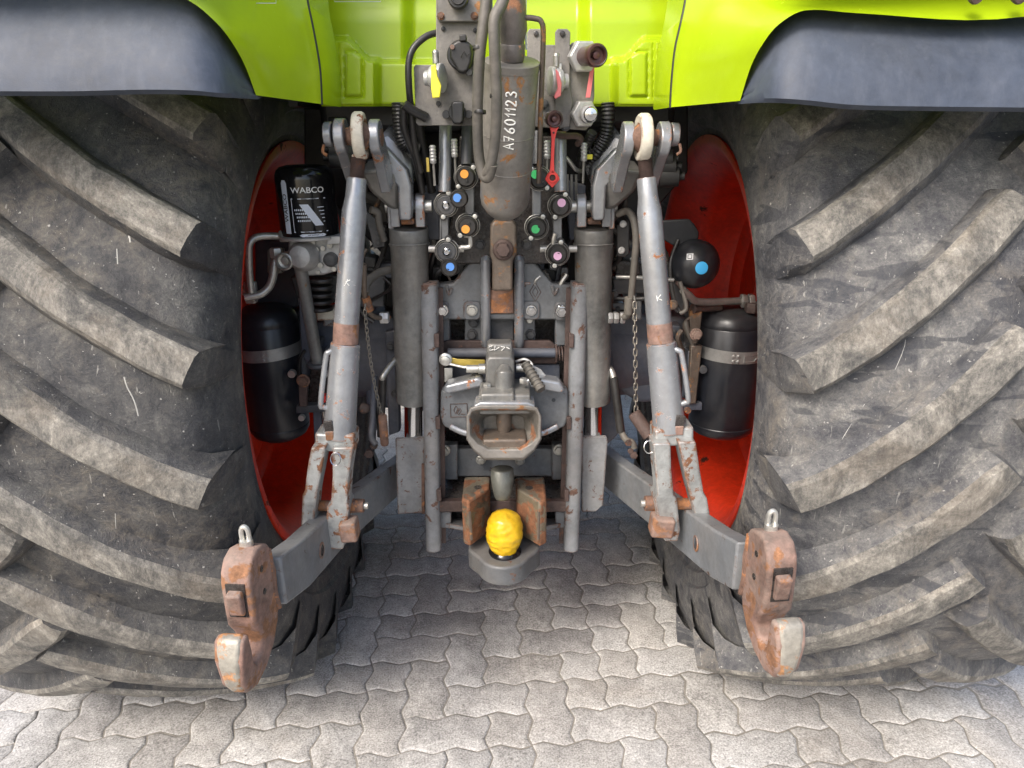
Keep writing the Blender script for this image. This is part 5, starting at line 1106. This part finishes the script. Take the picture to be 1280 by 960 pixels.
wpatch([(-.022, Hh * .47), (-.002, Hh * .47), (.030, Hh * .17), (.010, Hh * .17)], 'label_band', SILPR)
for k in range(7):
    for j in range(4): wpatch([(-.034 + .0042 * k + j * .002, Hh * (.38 - j * .05)), (-.0315 + .0042 * k + j * .002, Hh * (.38 - j * .05)), (-.0315 + .0042 * k + j * .002, Hh * (.405 - j * .05)), (-.034 + .0042 * k + j * .002, Hh * (.405 - j * .05))], 'print_cell', SILPR)
for y in (.54, .08): wpatch([(-.040, Hh * y), (.040, Hh * y), (.040, Hh * (y + .012)), (-.040, Hh * (y + .012))], 'print_line', SILPR)
wpatch([(-.040, Hh * .08), (-.0385, Hh * .08), (-.0385, Hh * .54), (-.040, Hh * .54)], 'print_line', SILPR)
for k in range(5): wpatch([(.018 + .003 * k, Hh * (.42 - .05 * k)), (.034, Hh * (.42 - .05 * k)), (.034, Hh * (.43 - .05 * k)), (.018 + .003 * k, Hh * (.43 - .05 * k))], 'print_line', SILPR)
wpatch([(-.022, Hh * .015), (.028, Hh * .015), (.034, Hh * .035), (.028, Hh * .055), (-.022, Hh * .055), (-.028, Hh * .035)], 'print_box', SILPR)
font_mesh('AIR SYSTEM', .0048, lambda x, y: wrapc(x + .003, zt + Hh * .035 + y, b_, 2.4), 'small_lettering', BLACKPR, DR)
# valve body under the cartridge
VB = plate('dryer_valve', ALU, T, [(360, 298), (428, 298), (430, 318), (424, 338), (404, 344), (386, 345), (370, 338), (360, 322)], 1.73, .08, .006, 'cast aluminium valve body under the black cartridge', seg=3)
b = B(); p = P(381, 320, 1.72); b.lathe([(M(19, p), 0), (M(18, p), .02), (M(13, p), .034), (M(4, p), .038)], p, (-.1, -1, .1), 28); build(b, 'valve_dome', ALU, VB)
p = P(357, 326, 1.70); b = B(); r = M(11, p); b.lathe([(r * .9, -.03), (r, 0), (r, .012), (r * .84, .014), (r * .78, .004), (r * .5, .002), (r * .42, .006), (r * .0 + .0005, .007)], p, (-.05, -1, 0), 28); build(b, 'port', PIPE, VB)
for x, y, r in ((396, 312, 4), (404, 310, 3.5), (413, 306, 4), (401, 331, 4), (398, 340, 3), (418, 336, 3.5), (392, 303, 3)): bolt(x, y, 1.725, r, VB, ZINC, washer=False)
b = B(); p = P(414, 324, 1.725); b.lathe([(M(9, p), 0), (M(9, p), .01), (M(6, p), .016), (M(2, p), .017)], p, (0, -1, 0), 20); build(b, 'valve_cap', DARKG, VB)
plate('name_tab', ALU, VB, [(408, 296), (426, 295), (426, 305), (408, 306)], 1.70, .01, .002)
plate('valve_shelf', BLACKP, T, [(362, 346), (430, 344), (430, 378), (400, 380), (370, 372)], 1.78, .07, .004)
for k in range(5): b = B(); p = P(402, 352 + k * 9, 1.76); b.lathe([(M(14, p), 0), (M(15, p), .004), (M(14, p), .008)], p, (0, 0, 1), 24); build(b, 'bellows_ring', RUBB, T)
def pipe(pts, r=4.6, mat=PIPE, n=14, name='steel_pipe', label=None, par=T): return path(name, mat, par, pts, r, n, label=label)
pipe([(358, 296, 1.72), (335, 295, 1.71), (320, 297, 1.70), (312, 305, 1.69), (311, 320, 1.69), (312, 345, 1.69), (314, 366, 1.69)], label='bent silver pipe at the left rim')
pipe([(346, 318, 1.73), (343, 332, 1.72), (341, 346, 1.715), (336, 359, 1.71), (325, 368, 1.70), (306, 372, 1.69)], 5, label='curved silver pipe below the bent one')
for x, y, ax_ in ((350, 295, (1, 0, 0)), (308, 372, (1, 0, 0)), (346, 322, (0, 0, 1)), (314, 364, (0, 0, 1))): b = B(); p = P(x, y, 1.712); b.hexn(p, ax_, M(8, p), M(12, p)); build(b, 'pipe_nut', PIPE, T)
plate('pipe_block', RUBH, T, [(334, 312), (352, 312), (352, 342), (334, 342)], 1.74, .03, .003)
a, c = P(375, 330, 1.72), P(397, 452, 1.76); cyl(a, c, M(8, a), 'damper_strut', CYLG, T, 20, label='slim grey strut slanting down beside the left tank')
b = B(); d = (c - a).normalized(); b.lathe([(M(13, c), 0), (M(14, c), .006), (M(12, c), .012)], c, d, 24); build(b, 'strut_foot', DARKG, T)
b = B(); p = P(375, 330, 1.708); b.lathe([(M(5, p), 0), (M(5, p), .02)], p, (0, -1, .4), 16); build(b, 'strut_eye', RUSTD, T)
plate('strut_bracket', BLUEG, T, [(372, 350), (388, 352), (398, 440), (386, 462), (377, 440)], 1.80, .02, .002)
def tank(x0, x1, yt, yb, Y, nm, strapy, lab):
    ct, cb = P((x0 + x1) / 2, yt, Y), P((x0 + x1) / 2, yb, Y); R_ = M((x1 - x0) / 2, ct); H = ct.z - cb.z; cb = V((ct.x, ct.y, cb.z)); b = B()
    b.lathe([(R_ * .25, 0), (R_ * .6, H * .015), (R_ * .88, H * .05), (R_ * .985, H * .09), (R_ * 1.0, H * .12), (R_ * .985, H * .125), (R_, H * .13), (R_, H * .86), (R_ * .985, H * .865), (R_, H * .875), (R_ * .985, H * .90), (R_ * .88, H * .955), (R_ * .6, H * .99), (R_ * .2, H)], cb, (0, 0, 1), 56)
    t = build(b, 'air_tank', TANK, T, label=lab)
    zs = P(x0, strapy, Y).z; b = B(); b.lathe([(R_ * 1.005, -.016), (R_ * 1.02, -.016), (R_ * 1.02, .016), (R_ * 1.005, .016), (R_ * 1.005, -.016)], V((ct.x, ct.y, zs)), V((.06 if x0 > 640 else -.06, 0, 1)), 56, cap=False); st = build(b, 'strap', STRAP, t)
    for k, (du, dv) in enumerate(((-.010, .007), (-.010, -.007), (-.022, .007), (-.022, -.007))):
        a = math.atan2(-ct.x, -ct.y) ; aa = (0.10 if x0 > 640 else .35) + du / R_
        p = V((ct.x + math.sin(aa) * R_ * 1.02, ct.y - math.cos(aa) * R_ * 1.02, zs + dv - .002)); b = B(); b.lathe([(.0045, 0), (.0045, .002), (.003, .0035)], p, (math.sin(aa), -math.cos(aa), 0), 12); build(b, 'rivet', STRAP, st)
    if x0 > 640:
        aa = .38; q = [V((ct.x + math.sin(aa + u / R_) * R_ * 1.025, ct.y - math.cos(aa + u / R_) * R_ * 1.025, zs + v - .004)) for u, v in ((-.02, .008), (.012, .008), (.02, 0), (.012, -.008), (-.02, -.008))]; b = B(); b.tube(q, .0018, 6, closed=True); build(b, 'strap_buckle', STRAP, st)
    return t
TKL = tank(292, 369, 380, 548, 1.86, 'l', 436, 'dusty black air tank with a steel strap inside the left wheel')
TKR = tank(872, 958, 381, 543, 1.86, 'r', 436, 'black air tank with a steel strap inside the right wheel')
disc(366, 466, 1.80, 5, .014, 'tank_plug', ZINC, TKL); disc(878, 461, 1.80, 5, .012, 'tank_plug', DARKG, TKR)
p = P(940, 390, 1.80); b = B(); b.hexn(p, (0, 0, 1), M(10, p), M(12, p)); build(b, 'tank_fitting', RUSTD, TKR)
# shaded dark bodywork behind the left pipes and above the tank
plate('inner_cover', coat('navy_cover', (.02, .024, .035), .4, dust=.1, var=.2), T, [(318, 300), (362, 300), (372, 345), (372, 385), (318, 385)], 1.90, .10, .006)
plate('bracket_post', RUSTD, T, [(373, 478), (384, 478), (383, 508), (374, 508)], 1.74, .014, .002); bolt(379, 476, 1.74, 6.5, T, RUST)
plate('cross_bar', DARKG, T, [(370, 508), (410, 506), (410, 515), (370, 517)], 1.76, .03, .002); disc(378, 521, 1.75, 4, .012, 'plug', ZINC, T)
plate('upright_bar', BLUEG, T, [(391, 515), (401, 515), (401, 556), (393, 556)], 1.80, .02, .002)
disc(407, 496, 1.70, 5, .016, 'red_button', REDP, T, label='small bright red button half hidden by the left lift rod')
plate('white_block', CREAM, T, [(394, 386), (418, 385), (418, 400), (396, 401)], 1.80, .04, .003)
plate('dark_block', BLUEG, T, [(392, 402), (420, 401), (422, 470), (400, 472)], 1.86, .06, .004); plate('dark_block', OILGAP, T, [(388, 455), (415, 455), (414, 505), (384, 505)], 1.84, .03, .004)

# ------------------------------------------------------------------ castings and pipes between the rods and the cylinders
for s_, q in ((-1, [(457, 395), (480, 392), (500, 402), (502, 505), (486, 512), (456, 508)]), (1, [(752, 392), (800, 392), (862, 400), (866, 470), (858, 500), (800, 505), (758, 480)])):
    plate('axle_bracket', BLUEG, T, q, 1.90, .14, .014, 'blue grey axle casting %s' % ('left of the left lift cylinder' if s_ < 0 else 'behind the chain at the right'), seg=4)
plate('mount_plate', SILV if False else BLUEG, T, [(481, 415), (497, 412), (500, 540), (486, 545), (484, 500)], 1.84, .03, .005, seg=3)
plate('mount_plate', BLUEG, T, [(752, 430), (766, 440), (776, 540), (760, 556), (748, 550)], 1.84, .03, .005, seg=3)
for x, y in ((488, 433), (494, 492), (746, 497)): bolt(x, y, 1.83, 4, T, DARKG)
pipe([(463, 262, 1.66), (472, 266, 1.67), (474, 280, 1.68), (480, 300, 1.7)], 4.5, RUBH, name='hose')
pipe([(456, 366, 1.64), (460, 352, 1.66), (476, 340, 1.70), (498, 336, 1.74)], 5, RUBH, name='hose')
pipe([(455, 330, 1.62), (456, 370, 1.64), (459, 382, 1.65), (463, 392, 1.66), (472, 397, 1.68), (486, 397, 1.72)], 3.2, BROWN)
b = B(); a, c = P(457, 372, 1.64), P(462, 388, 1.65); b.tube([a, c], M(5.5, a), 14); build(b, 'pipe_ferrule', RUST, T)
for x in (475, 480): b = B(); p = P(x, 397, 1.70); b.hexn(p, (1, 0, 0), M(7.5, p), M(6, p)); build(b, 'pipe_nut', ALU, T)
pipe([(497, 447, 1.74), (488, 457, 1.72), (479, 470, 1.70), (478, 476, 1.70)], 3.6, PIPE); pipe([(478, 474, 1.70), (477, 510, 1.71), (476, 545, 1.72)], 4.8, RUBB, name='pipe_sleeve'); pipe([(468, 470, 1.72), (466, 520, 1.72), (464, 545, 1.70), (470, 556, 1.69)], 4, BLUEG)
pipe([(764, 397, 1.74), (778, 397, 1.70), (786, 393, 1.69), (788, 382, 1.68), (790, 360, 1.67), (793, 330, 1.66), (795, 300, 1.655), (792, 275, 1.66), (784, 264, 1.68), (772, 268, 1.70)], 4.4, RUBH, name='hose', label='grey brown hose arching beside the right lift rod')
for x in (760, 767, 775): b = B(); p = P(x, 397, 1.705); b.hexn(p, (1, 0, 0), M(7.5, p), M(6, p)); build(b, 'pipe_nut', ALU, T)
b = B(); a, c = P(786.5, 372, 1.675), P(785.5, 392, 1.68); b.tube([a, c], M(5.8, a), 14); build(b, 'pipe_ferrule', RUBH, T)
pipe([(755, 457, 1.76), (763, 462, 1.74), (767, 472, 1.73)], 4.2, PIPE); pipe([(767, 472, 1.73), (771, 500, 1.72), (776, 540, 1.71)], 5.4, RUBB, name='pipe_sleeve'); pipe([(776, 538, 1.71), (782, 549, 1.70), (790, 553, 1.70), (793, 560, 1.70)], 4, RUBH)
plate('bracket', BLACKP, T, [(771, 281), (787, 276), (787, 318), (781, 322), (771, 320)], 1.72, .006, .003)
for x, y in ((779, 280), (777, 313)): bolt(x, y, 1.716, 3.4, T, ALU)
plate('bracket', DARKG, T, [(455, 262), (478, 280), (481, 308), (467, 311), (462, 290)], 1.74, .006, .002)
for x, y in ((473, 291), (473, 303)): bolt(x, y, 1.736, 3, T, DARKG)
for q in ([(770, 325), (800, 328), (800, 345), (770, 343)], [(766, 350), (840, 346), (842, 366), (768, 368)], [(836, 330), (856, 332), (862, 388), (846, 392)], [(440, 318), (470, 322), (470, 336), (440, 332)], [(442, 340), (482, 346), (480, 384), (446, 384)]):
    plate('clutter_block', rh.choice([OILGAP, DARKG, BLACKP]), T, q, rh.uniform(1.78, 1.84), .05, .004)
for q in ([(770, 346, 1.76), (800, 347, 1.75), (842, 350, 1.75)], [(764, 372, 1.78), (790, 374, 1.77), (815, 372, 1.76)], [(848, 300, 1.78), (838, 330, 1.76), (842, 372, 1.75), (852, 392, 1.74)], [(850, 352, 1.74), (858, 384, 1.73), (850, 392, 1.73)], [(838, 440, 1.80), (850, 470, 1.79), (848, 520, 1.80)]): pipe(q, 2.6, rh.choice([RUBB, RUBH, PIPE]), name='pipe')
bolt(841, 381, 1.735, 5, T, BROWN); bolt(768, 367, 1.77, 4, T, DARKG)
# right wheel: accumulator, bracket, cross pipe, post
plate('accumulator_bracket', BLACKP, T, [(820, 276), (862, 274), (868, 280), (874, 290), (872, 310), (850, 312), (830, 300), (820, 288)], 1.78, .012, .003)
p = P(868, 330, 1.77); R_ = M(30, p); b = B(); b.lathe([(R_ * math.sin(math.pi * k / 20) + .0003, -R_ * math.cos(math.pi * k / 20)) for k in range(21)], p, (.15, -1, .1), 48); b.lathe([(R_ * 1.01, -.004), (R_ * 1.03, 0), (R_ * 1.01, .004)], p, (.2, 1, 0), 48, cap=False)
AC = build(b, 'accumulator', TANK, T, label='black spherical accumulator with a light blue round sticker')
def onsph(px, py):
    q = P(px, py, 1.70); o = V((0, 0, CAMH)); d = (q - o).normalized(); m_ = o - p; bb_ = m_.dot(d); cc = m_.dot(m_) - R_ * R_; t = -bb_ - math.sqrt(max(0, bb_ * bb_ - cc)); return o + d * t
q = onsph(877, 335); nrm = (q - p).normalized(); b = B(); b.lathe([(M(8, q), 0), (M(8, q), .0014), (M(7.5, q), .0018)], q - nrm * .0006, nrm, 28); build(b, 'sticker', CYAN, AC)
q = onsph(862.5, 321); nrm = (q - p).normalized(); b = B(); b.lathe([(M(5.6, q), 0), (M(5.6, q), .0012)], q, nrm, 4, ref=V((1, 0, 1))); stk = build(b, 'diamond_sticker', WHITE, AC); b = B(); b.lathe([(M(3.9, q), 0), (M(3.9, q), .0016)], q, nrm, 4, ref=V((1, 0, 1))); build(b, 'sticker_print', BLACKPR, AC)
b = B(); b.lathe([(M(2.8, q), 0), (M(2.8, q), .002)], q, nrm, 4, ref=V((1, 0, 1))); build(b, 'sticker_print', WHITE, AC)
pipe([(853, 362, 1.74), (862, 370, 1.75), (872, 377, 1.77), (900, 377, 1.80), (928, 376, 1.82)], 4.6, PIPE, label='silver cross pipe above the right tank')
for x in (926, 935): b = B(); a = P(x, 376, 1.82); b.hexn(a, (1, 0, 0), M(9, a), M(7, a)); build(b, 'pipe_nut', PIPE, T)
pipe([(866, 386, 1.78), (880, 384, 1.80), (900, 383, 1.82)], 6, RUSTD, name='bracket_arm')
plate('bracket_post', BROWN, T, [(862, 388), (878, 390), (876, 410), (872, 430), (866, 430), (862, 412)], 1.78, .02, .003); bolt(870, 418, 1.775, 6, T, RUSTP)
plate('bracket_post', BROWN, T, [(864, 432), (878, 432), (870, 505), (860, 505)], 1.79, .02, .003); disc(859, 512, 1.78, 4, .01, 'plug', RUST, T)
plate('cross_bar', BLUEG, T, [(850, 504), (878, 504), (878, 513), (850, 513)], 1.80, .03, .002)
pipe([(846, 352, 1.76), (856, 366, 1.76), (858, 388, 1.77)], 3.4, RUSTD, name='pipe')

# ------------------------------------------------------------------ chains and their pins
CHAINM = coat('chain_steel', (.20, .185, .16), .45, metal=.6, var=.25, dust=.2, rust=.3)
def chain(p0, p1, n_, lab, sag=0.0, wire=.0016):
    a, c = P(*p0), P(*p1); L2 = (c - a).length / n_; root = None
    hb = B(); hb.tube([a + V((0, 0, .004)), a + V((0, .012, .012))], .0022, 8); root = build(hb, 'chain', PIPE, T, label=lab)
    for k in range(n_):
        u0, u1 = k / n_, (k + 1) / n_
        m0 = a.lerp(c, u0) + V((sag * math.sin(math.pi * u0), 0, 0)); m1 = a.lerp(c, u1) + V((sag * math.sin(math.pi * u1), 0, 0)); d = (m1 - m0).normalized(); mm = (m0 + m1) / 2
        side = V((1, 0, 0)) if k % 2 == 0 else V((.35, 1, 0)).normalized(); side = (side - d * side.dot(d)).normalized(); hl = L2 * .66; hw = L2 * .30; q = []
        for t in range(14):
            an = 2 * math.pi * t / 14; q.append(mm + side * hw * math.cos(an) + d * ((hl - hw) * (1 if math.sin(an) > 0 else -1) + hw * math.sin(an)))
        b = B(); b.tube(q, wire, 6, closed=True); build(b, 'chain_link', CHAINM, root)
    return root
chain((793.5, 378, 1.63), (795, 515, 1.60), 19, 'steel chain hanging straight down at the right')
chR = chain((456, 388, 1.62), (478, 524, 1.64), 26, 'thin rusty chain slanting down at the left', -.006, .0012)
a, c = P(478, 518, 1.64), P(481, 556, 1.65); b = B(); b.tube([a, a.lerp(c, .04), a.lerp(c, .94), c], [M(4, a), M(5.4, a), M(5.4, a), M(4.5, a)], 16); build(b, 'hanging_pin', RUST, T, label='small rusty pin at the end of the left chain')
a, c = P(792, 516, 1.60), P(812, 545, 1.57); b = B(); b.tube([a, a.lerp(c, .04), c], [M(7, a), M(8.5, a), M(8.5, a)], 18); build(b, 'hanging_pin', RUSTD, T, label='dark rusty pin slanting behind the right fork')
b = B(); p = P(452, 510, 1.62); b.lathe([(.011, 0), (.014, .004), (.010, .016), (.004, .02)], p, (1, -.3, 0), 14); build(b, 'rusty_knob', RUSTD, T)
for x, y, r in ((468, 556, 5), (462, 566, 6), (785, 552, 5), (788, 563, 4), (792, 568, 5)): bolt(x, y, 1.70, r, T, RUSTD, washer=False)
# painted K marks on the lift rods
for A_, B_, r_, st__, off in ((P(446, 222, 1.50), P(433, 404, 1.475), 15.3, .082, .002), (P(808, 222, 1.50), P(824, 404, 1.475), 15.3, .050, .001)):
    b = B(); r = M(r_ + .3, B_)
    K_ = [[(0, 0), (.5, 1.0)], [(.85, .95), (.2, .55), (.75, .1)]] if off > .0015 else [[(.1, .1), (.0, .9)], [(.75, .95), (.1, .5), (.85, .15)]]
    for line in K_: b.tube([on_cyl(A_, B_, r, st__ + y * .014, off - .006 + x * .012) for x, y in line], .0009, 5)
    build(b, 'paint_mark', CHALK, rodL if off > .0015 else rodR)

# ------------------------------------------------------------------ last small things: clips, ties, weld beads, stickers, dirt lumps
for t, w_ in ((.50, 1.0), (.765, 1.0)):      # weld beads round the hanging cylinder
    b = B(); c_ = t0.lerp(t1, t); d_ = (t1 - t0).normalized(); x_ = d_.cross(V((0, 1, 0))).normalized(); y_ = d_.cross(x_)
    b.tube([c_ + (x_ * math.cos(a) + y_ * math.sin(a)) * rc * .992 for a in [k * math.pi / 20 for k in range(40)]], .0012, 6, closed=True); build(b, 'weld_bead', CYL, TL)
for x, y, Y in ((600, 140, 1.40), (598, 60, 1.375), (620, 120, 1.372)): 
    p = P(x, y, Y); b = B(); b.lathe([(M(7.6, p), -.003), (M(8.0, p), 0), (M(7.6, p), .003)], p, (0.03, .12, 1), 18, cap=False); build(b, 'cable_tie', RUBB, TL)
for s_, r_ in ((-1, lcL), (1, lcR)):
    x0 = 511 if s_ < 0 else 742; p = P(x0, 305, 1.705); b = B(); b.lathe([(M(25.2, p), -.002), (M(25.8, p), 0), (M(25.2, p), .002)], V((p.x, P(x0, 284, 1.71).y + .002, p.z)), (0, -.05, -1), 36, cap=False); build(b, 'weld_bead', CYLG, r_)
# the two bolts at the outer ends of the frame sit proud of it
for x, y in ((553, 388), (702, 389)): bolt(x, y, 1.735, 6, HF, CHROME)
# stickers and screws on the lime bodywork, near the top edge of the picture
for x0, x1, y0, y1, Y, par in ((418, 476, -12, 2, 1.740, rp), (306, 345, -14, 4, 1.36, spL)):
    b = B(); b.tube([P(x0, y0, Y - .004), P(x1, y0, Y - .004), P(x1, y1, Y - .004), P(x0, y1, Y - .004)], .0006, 5, closed=True); build(b, 'sticker_outline', SILPR, par)
# small stones and dry dirt on the paving
rd = random.Random(21); b = B()
for k in range(420):
    x, y = rd.uniform(-1.3, 1.3), rd.uniform(1.15, 3.0)
    if abs(abs(x - XC) - .927) < .40 and y > 1.6: continue
    r = rd.choice([.001, .0015, .002, .0028]) ; c_ = V((x, y, r * .5)); q = [c_ + V((rd.uniform(-1, 1), rd.uniform(-1, 1), rd.uniform(-.4, .9))).normalized() * r for _ in range(6)]
    b.add([c_ + V((r, 0, 0)), c_ + V((-r * .7, r * .8, 0)), c_ + V((-r * .6, -r * .9, 0)), c_ + V((0, 0, r * 1.0)), c_ + V((0, 0, -r * .5))], [(0, 1, 3), (1, 2, 3), (2, 0, 3), (1, 0, 4), (2, 1, 4), (0, 2, 4)])
o = build(b, 'grit', SAND, None, origin=V((0, 0, 0))); o['kind'] = 'stuff'; o['label'] = 'loose grit scattered over the grey paving stones'; o['category'] = 'grit'

# ------------------------------------------------------------------ marks on the tyres: dried paint drips, scratches and wet patches, laid on the rubber between the lugs
def on_tyre(px, py, lift=.002, tip=None):
    d = P(px, py, 1.0) - V((0, 0, CAMH)); o_ = V((0, 0, CAMH)) - AX
    side = -1 if px < 640 else 1; best = None
    a_ = d.y ** 2 + d.z ** 2; bb_ = o_.y * d.y + o_.z * d.z; k = None; r_ = .95 * RT
    for _ in range(4):
        cc = o_.y ** 2 + o_.z ** 2 - r_ * r_; k = (-bb_ - math.sqrt(max(0, bb_ * bb_ - a_ * cc))) / a_
        x = d.x * k; r_ = carc_r(abs(x - (XC + side * TX))) if abs(x - (XC + side * TX)) < .36 else r_
    p = V((0, 0, CAMH)) + d * k; n_ = V((0, p.y - AX.y, p.z - AX.z)).normalized(); return p + n_ * lift, n_
tyres = {(-1): None, 1: None}
for o in bpy.data.objects:
    if o.name.startswith('tyre'): tyres[-1 if WLOC[o.name].x < 0 else 1] = o
MARK = coat('dried_white_paint', (.42, .41, .38), .6, var=.15, bump=.2)
marks = [([(155, 471), (159, 484), (166, 497), (170, 508), (173, 520)], .9), ([(155, 264), (159, 280), (163, 303)], 1.1), ([(146, 311), (147, 330)], .8), ([(144, 642), (145, 672), (144, 702)], .5), ([(1081, 505), (1055, 545), (1028, 598)], .5), ([(1133, 402), (1131, 432), (1119, 462)], .5)]
for pts, wpx in marks:
    b = B(); q = [on_tyre(*p_, -.0004)[0] for p_ in pts]; b.tube(q, M(wpx, q[0]), 6, smooth=3); build(b, 'dried_drip', MARK, tyres[-1 if pts[0][0] < 640 else 1])
# round brown stubs at the top right corner of the photo
for x in (1217, 1271):
    p = P(x, -6, 1.19); b = B(); b.lathe([(M(8, p), 0), (M(9, p), .01), (M(7, p), .014)], p, (0, -1, -.4), 20); build(b, 'round_stub', RUSTD, T)
# more of what fills the dark gaps beside the frame: valve blocks, clips, nuts and small pipes on the housings
rf = random.Random(33)
for (xa, xb, ya, yb) in ((455, 486, 270, 400), (764, 800, 300, 395), (432, 448, 300, 380), (366, 420, 385, 500), (840, 870, 395, 500), (545, 600, 330, 352), (664, 715, 330, 352), (470, 500, 150, 240)):
    for k in range(5):
        x, y, Yk = rf.uniform(xa, xb), rf.uniform(ya, yb), rf.uniform(1.80, 1.86); w_, h_ = rf.uniform(4, 12), rf.uniform(4, 12)
        plate('valve_block', rf.choice([OILGAP, DARKG, BLUEG, GREY, BLACKP]), T, [(x - w_, y - h_), (x + w_, y - h_), (x + w_, y + h_), (x - w_, y + h_)], Yk, .05, .003)
        if k % 2 == 0: bolt(x + rf.uniform(-3, 3), y + rf.uniform(-3, 3), Yk - .002, rf.uniform(2.2, 3.6), T, rf.choice([ZINC, DARKG, BROWN, ALU]))
    for k in range(3):
        x, y, Yk = rf.uniform(xa, xb), rf.uniform(ya, yb), rf.uniform(1.76, 1.80)
        pipe([(x, y, Yk), (x + rf.uniform(-12, 12), y + rf.uniform(8, 20), Yk), (x + rf.uniform(-20, 20), y + rf.uniform(22, 45), Yk + .03)], rf.choice([1.6, 2.2, 3.2]), rf.choice([RUBB, RUBH, PIPE, BROWN]), 8, 'small_pipe')
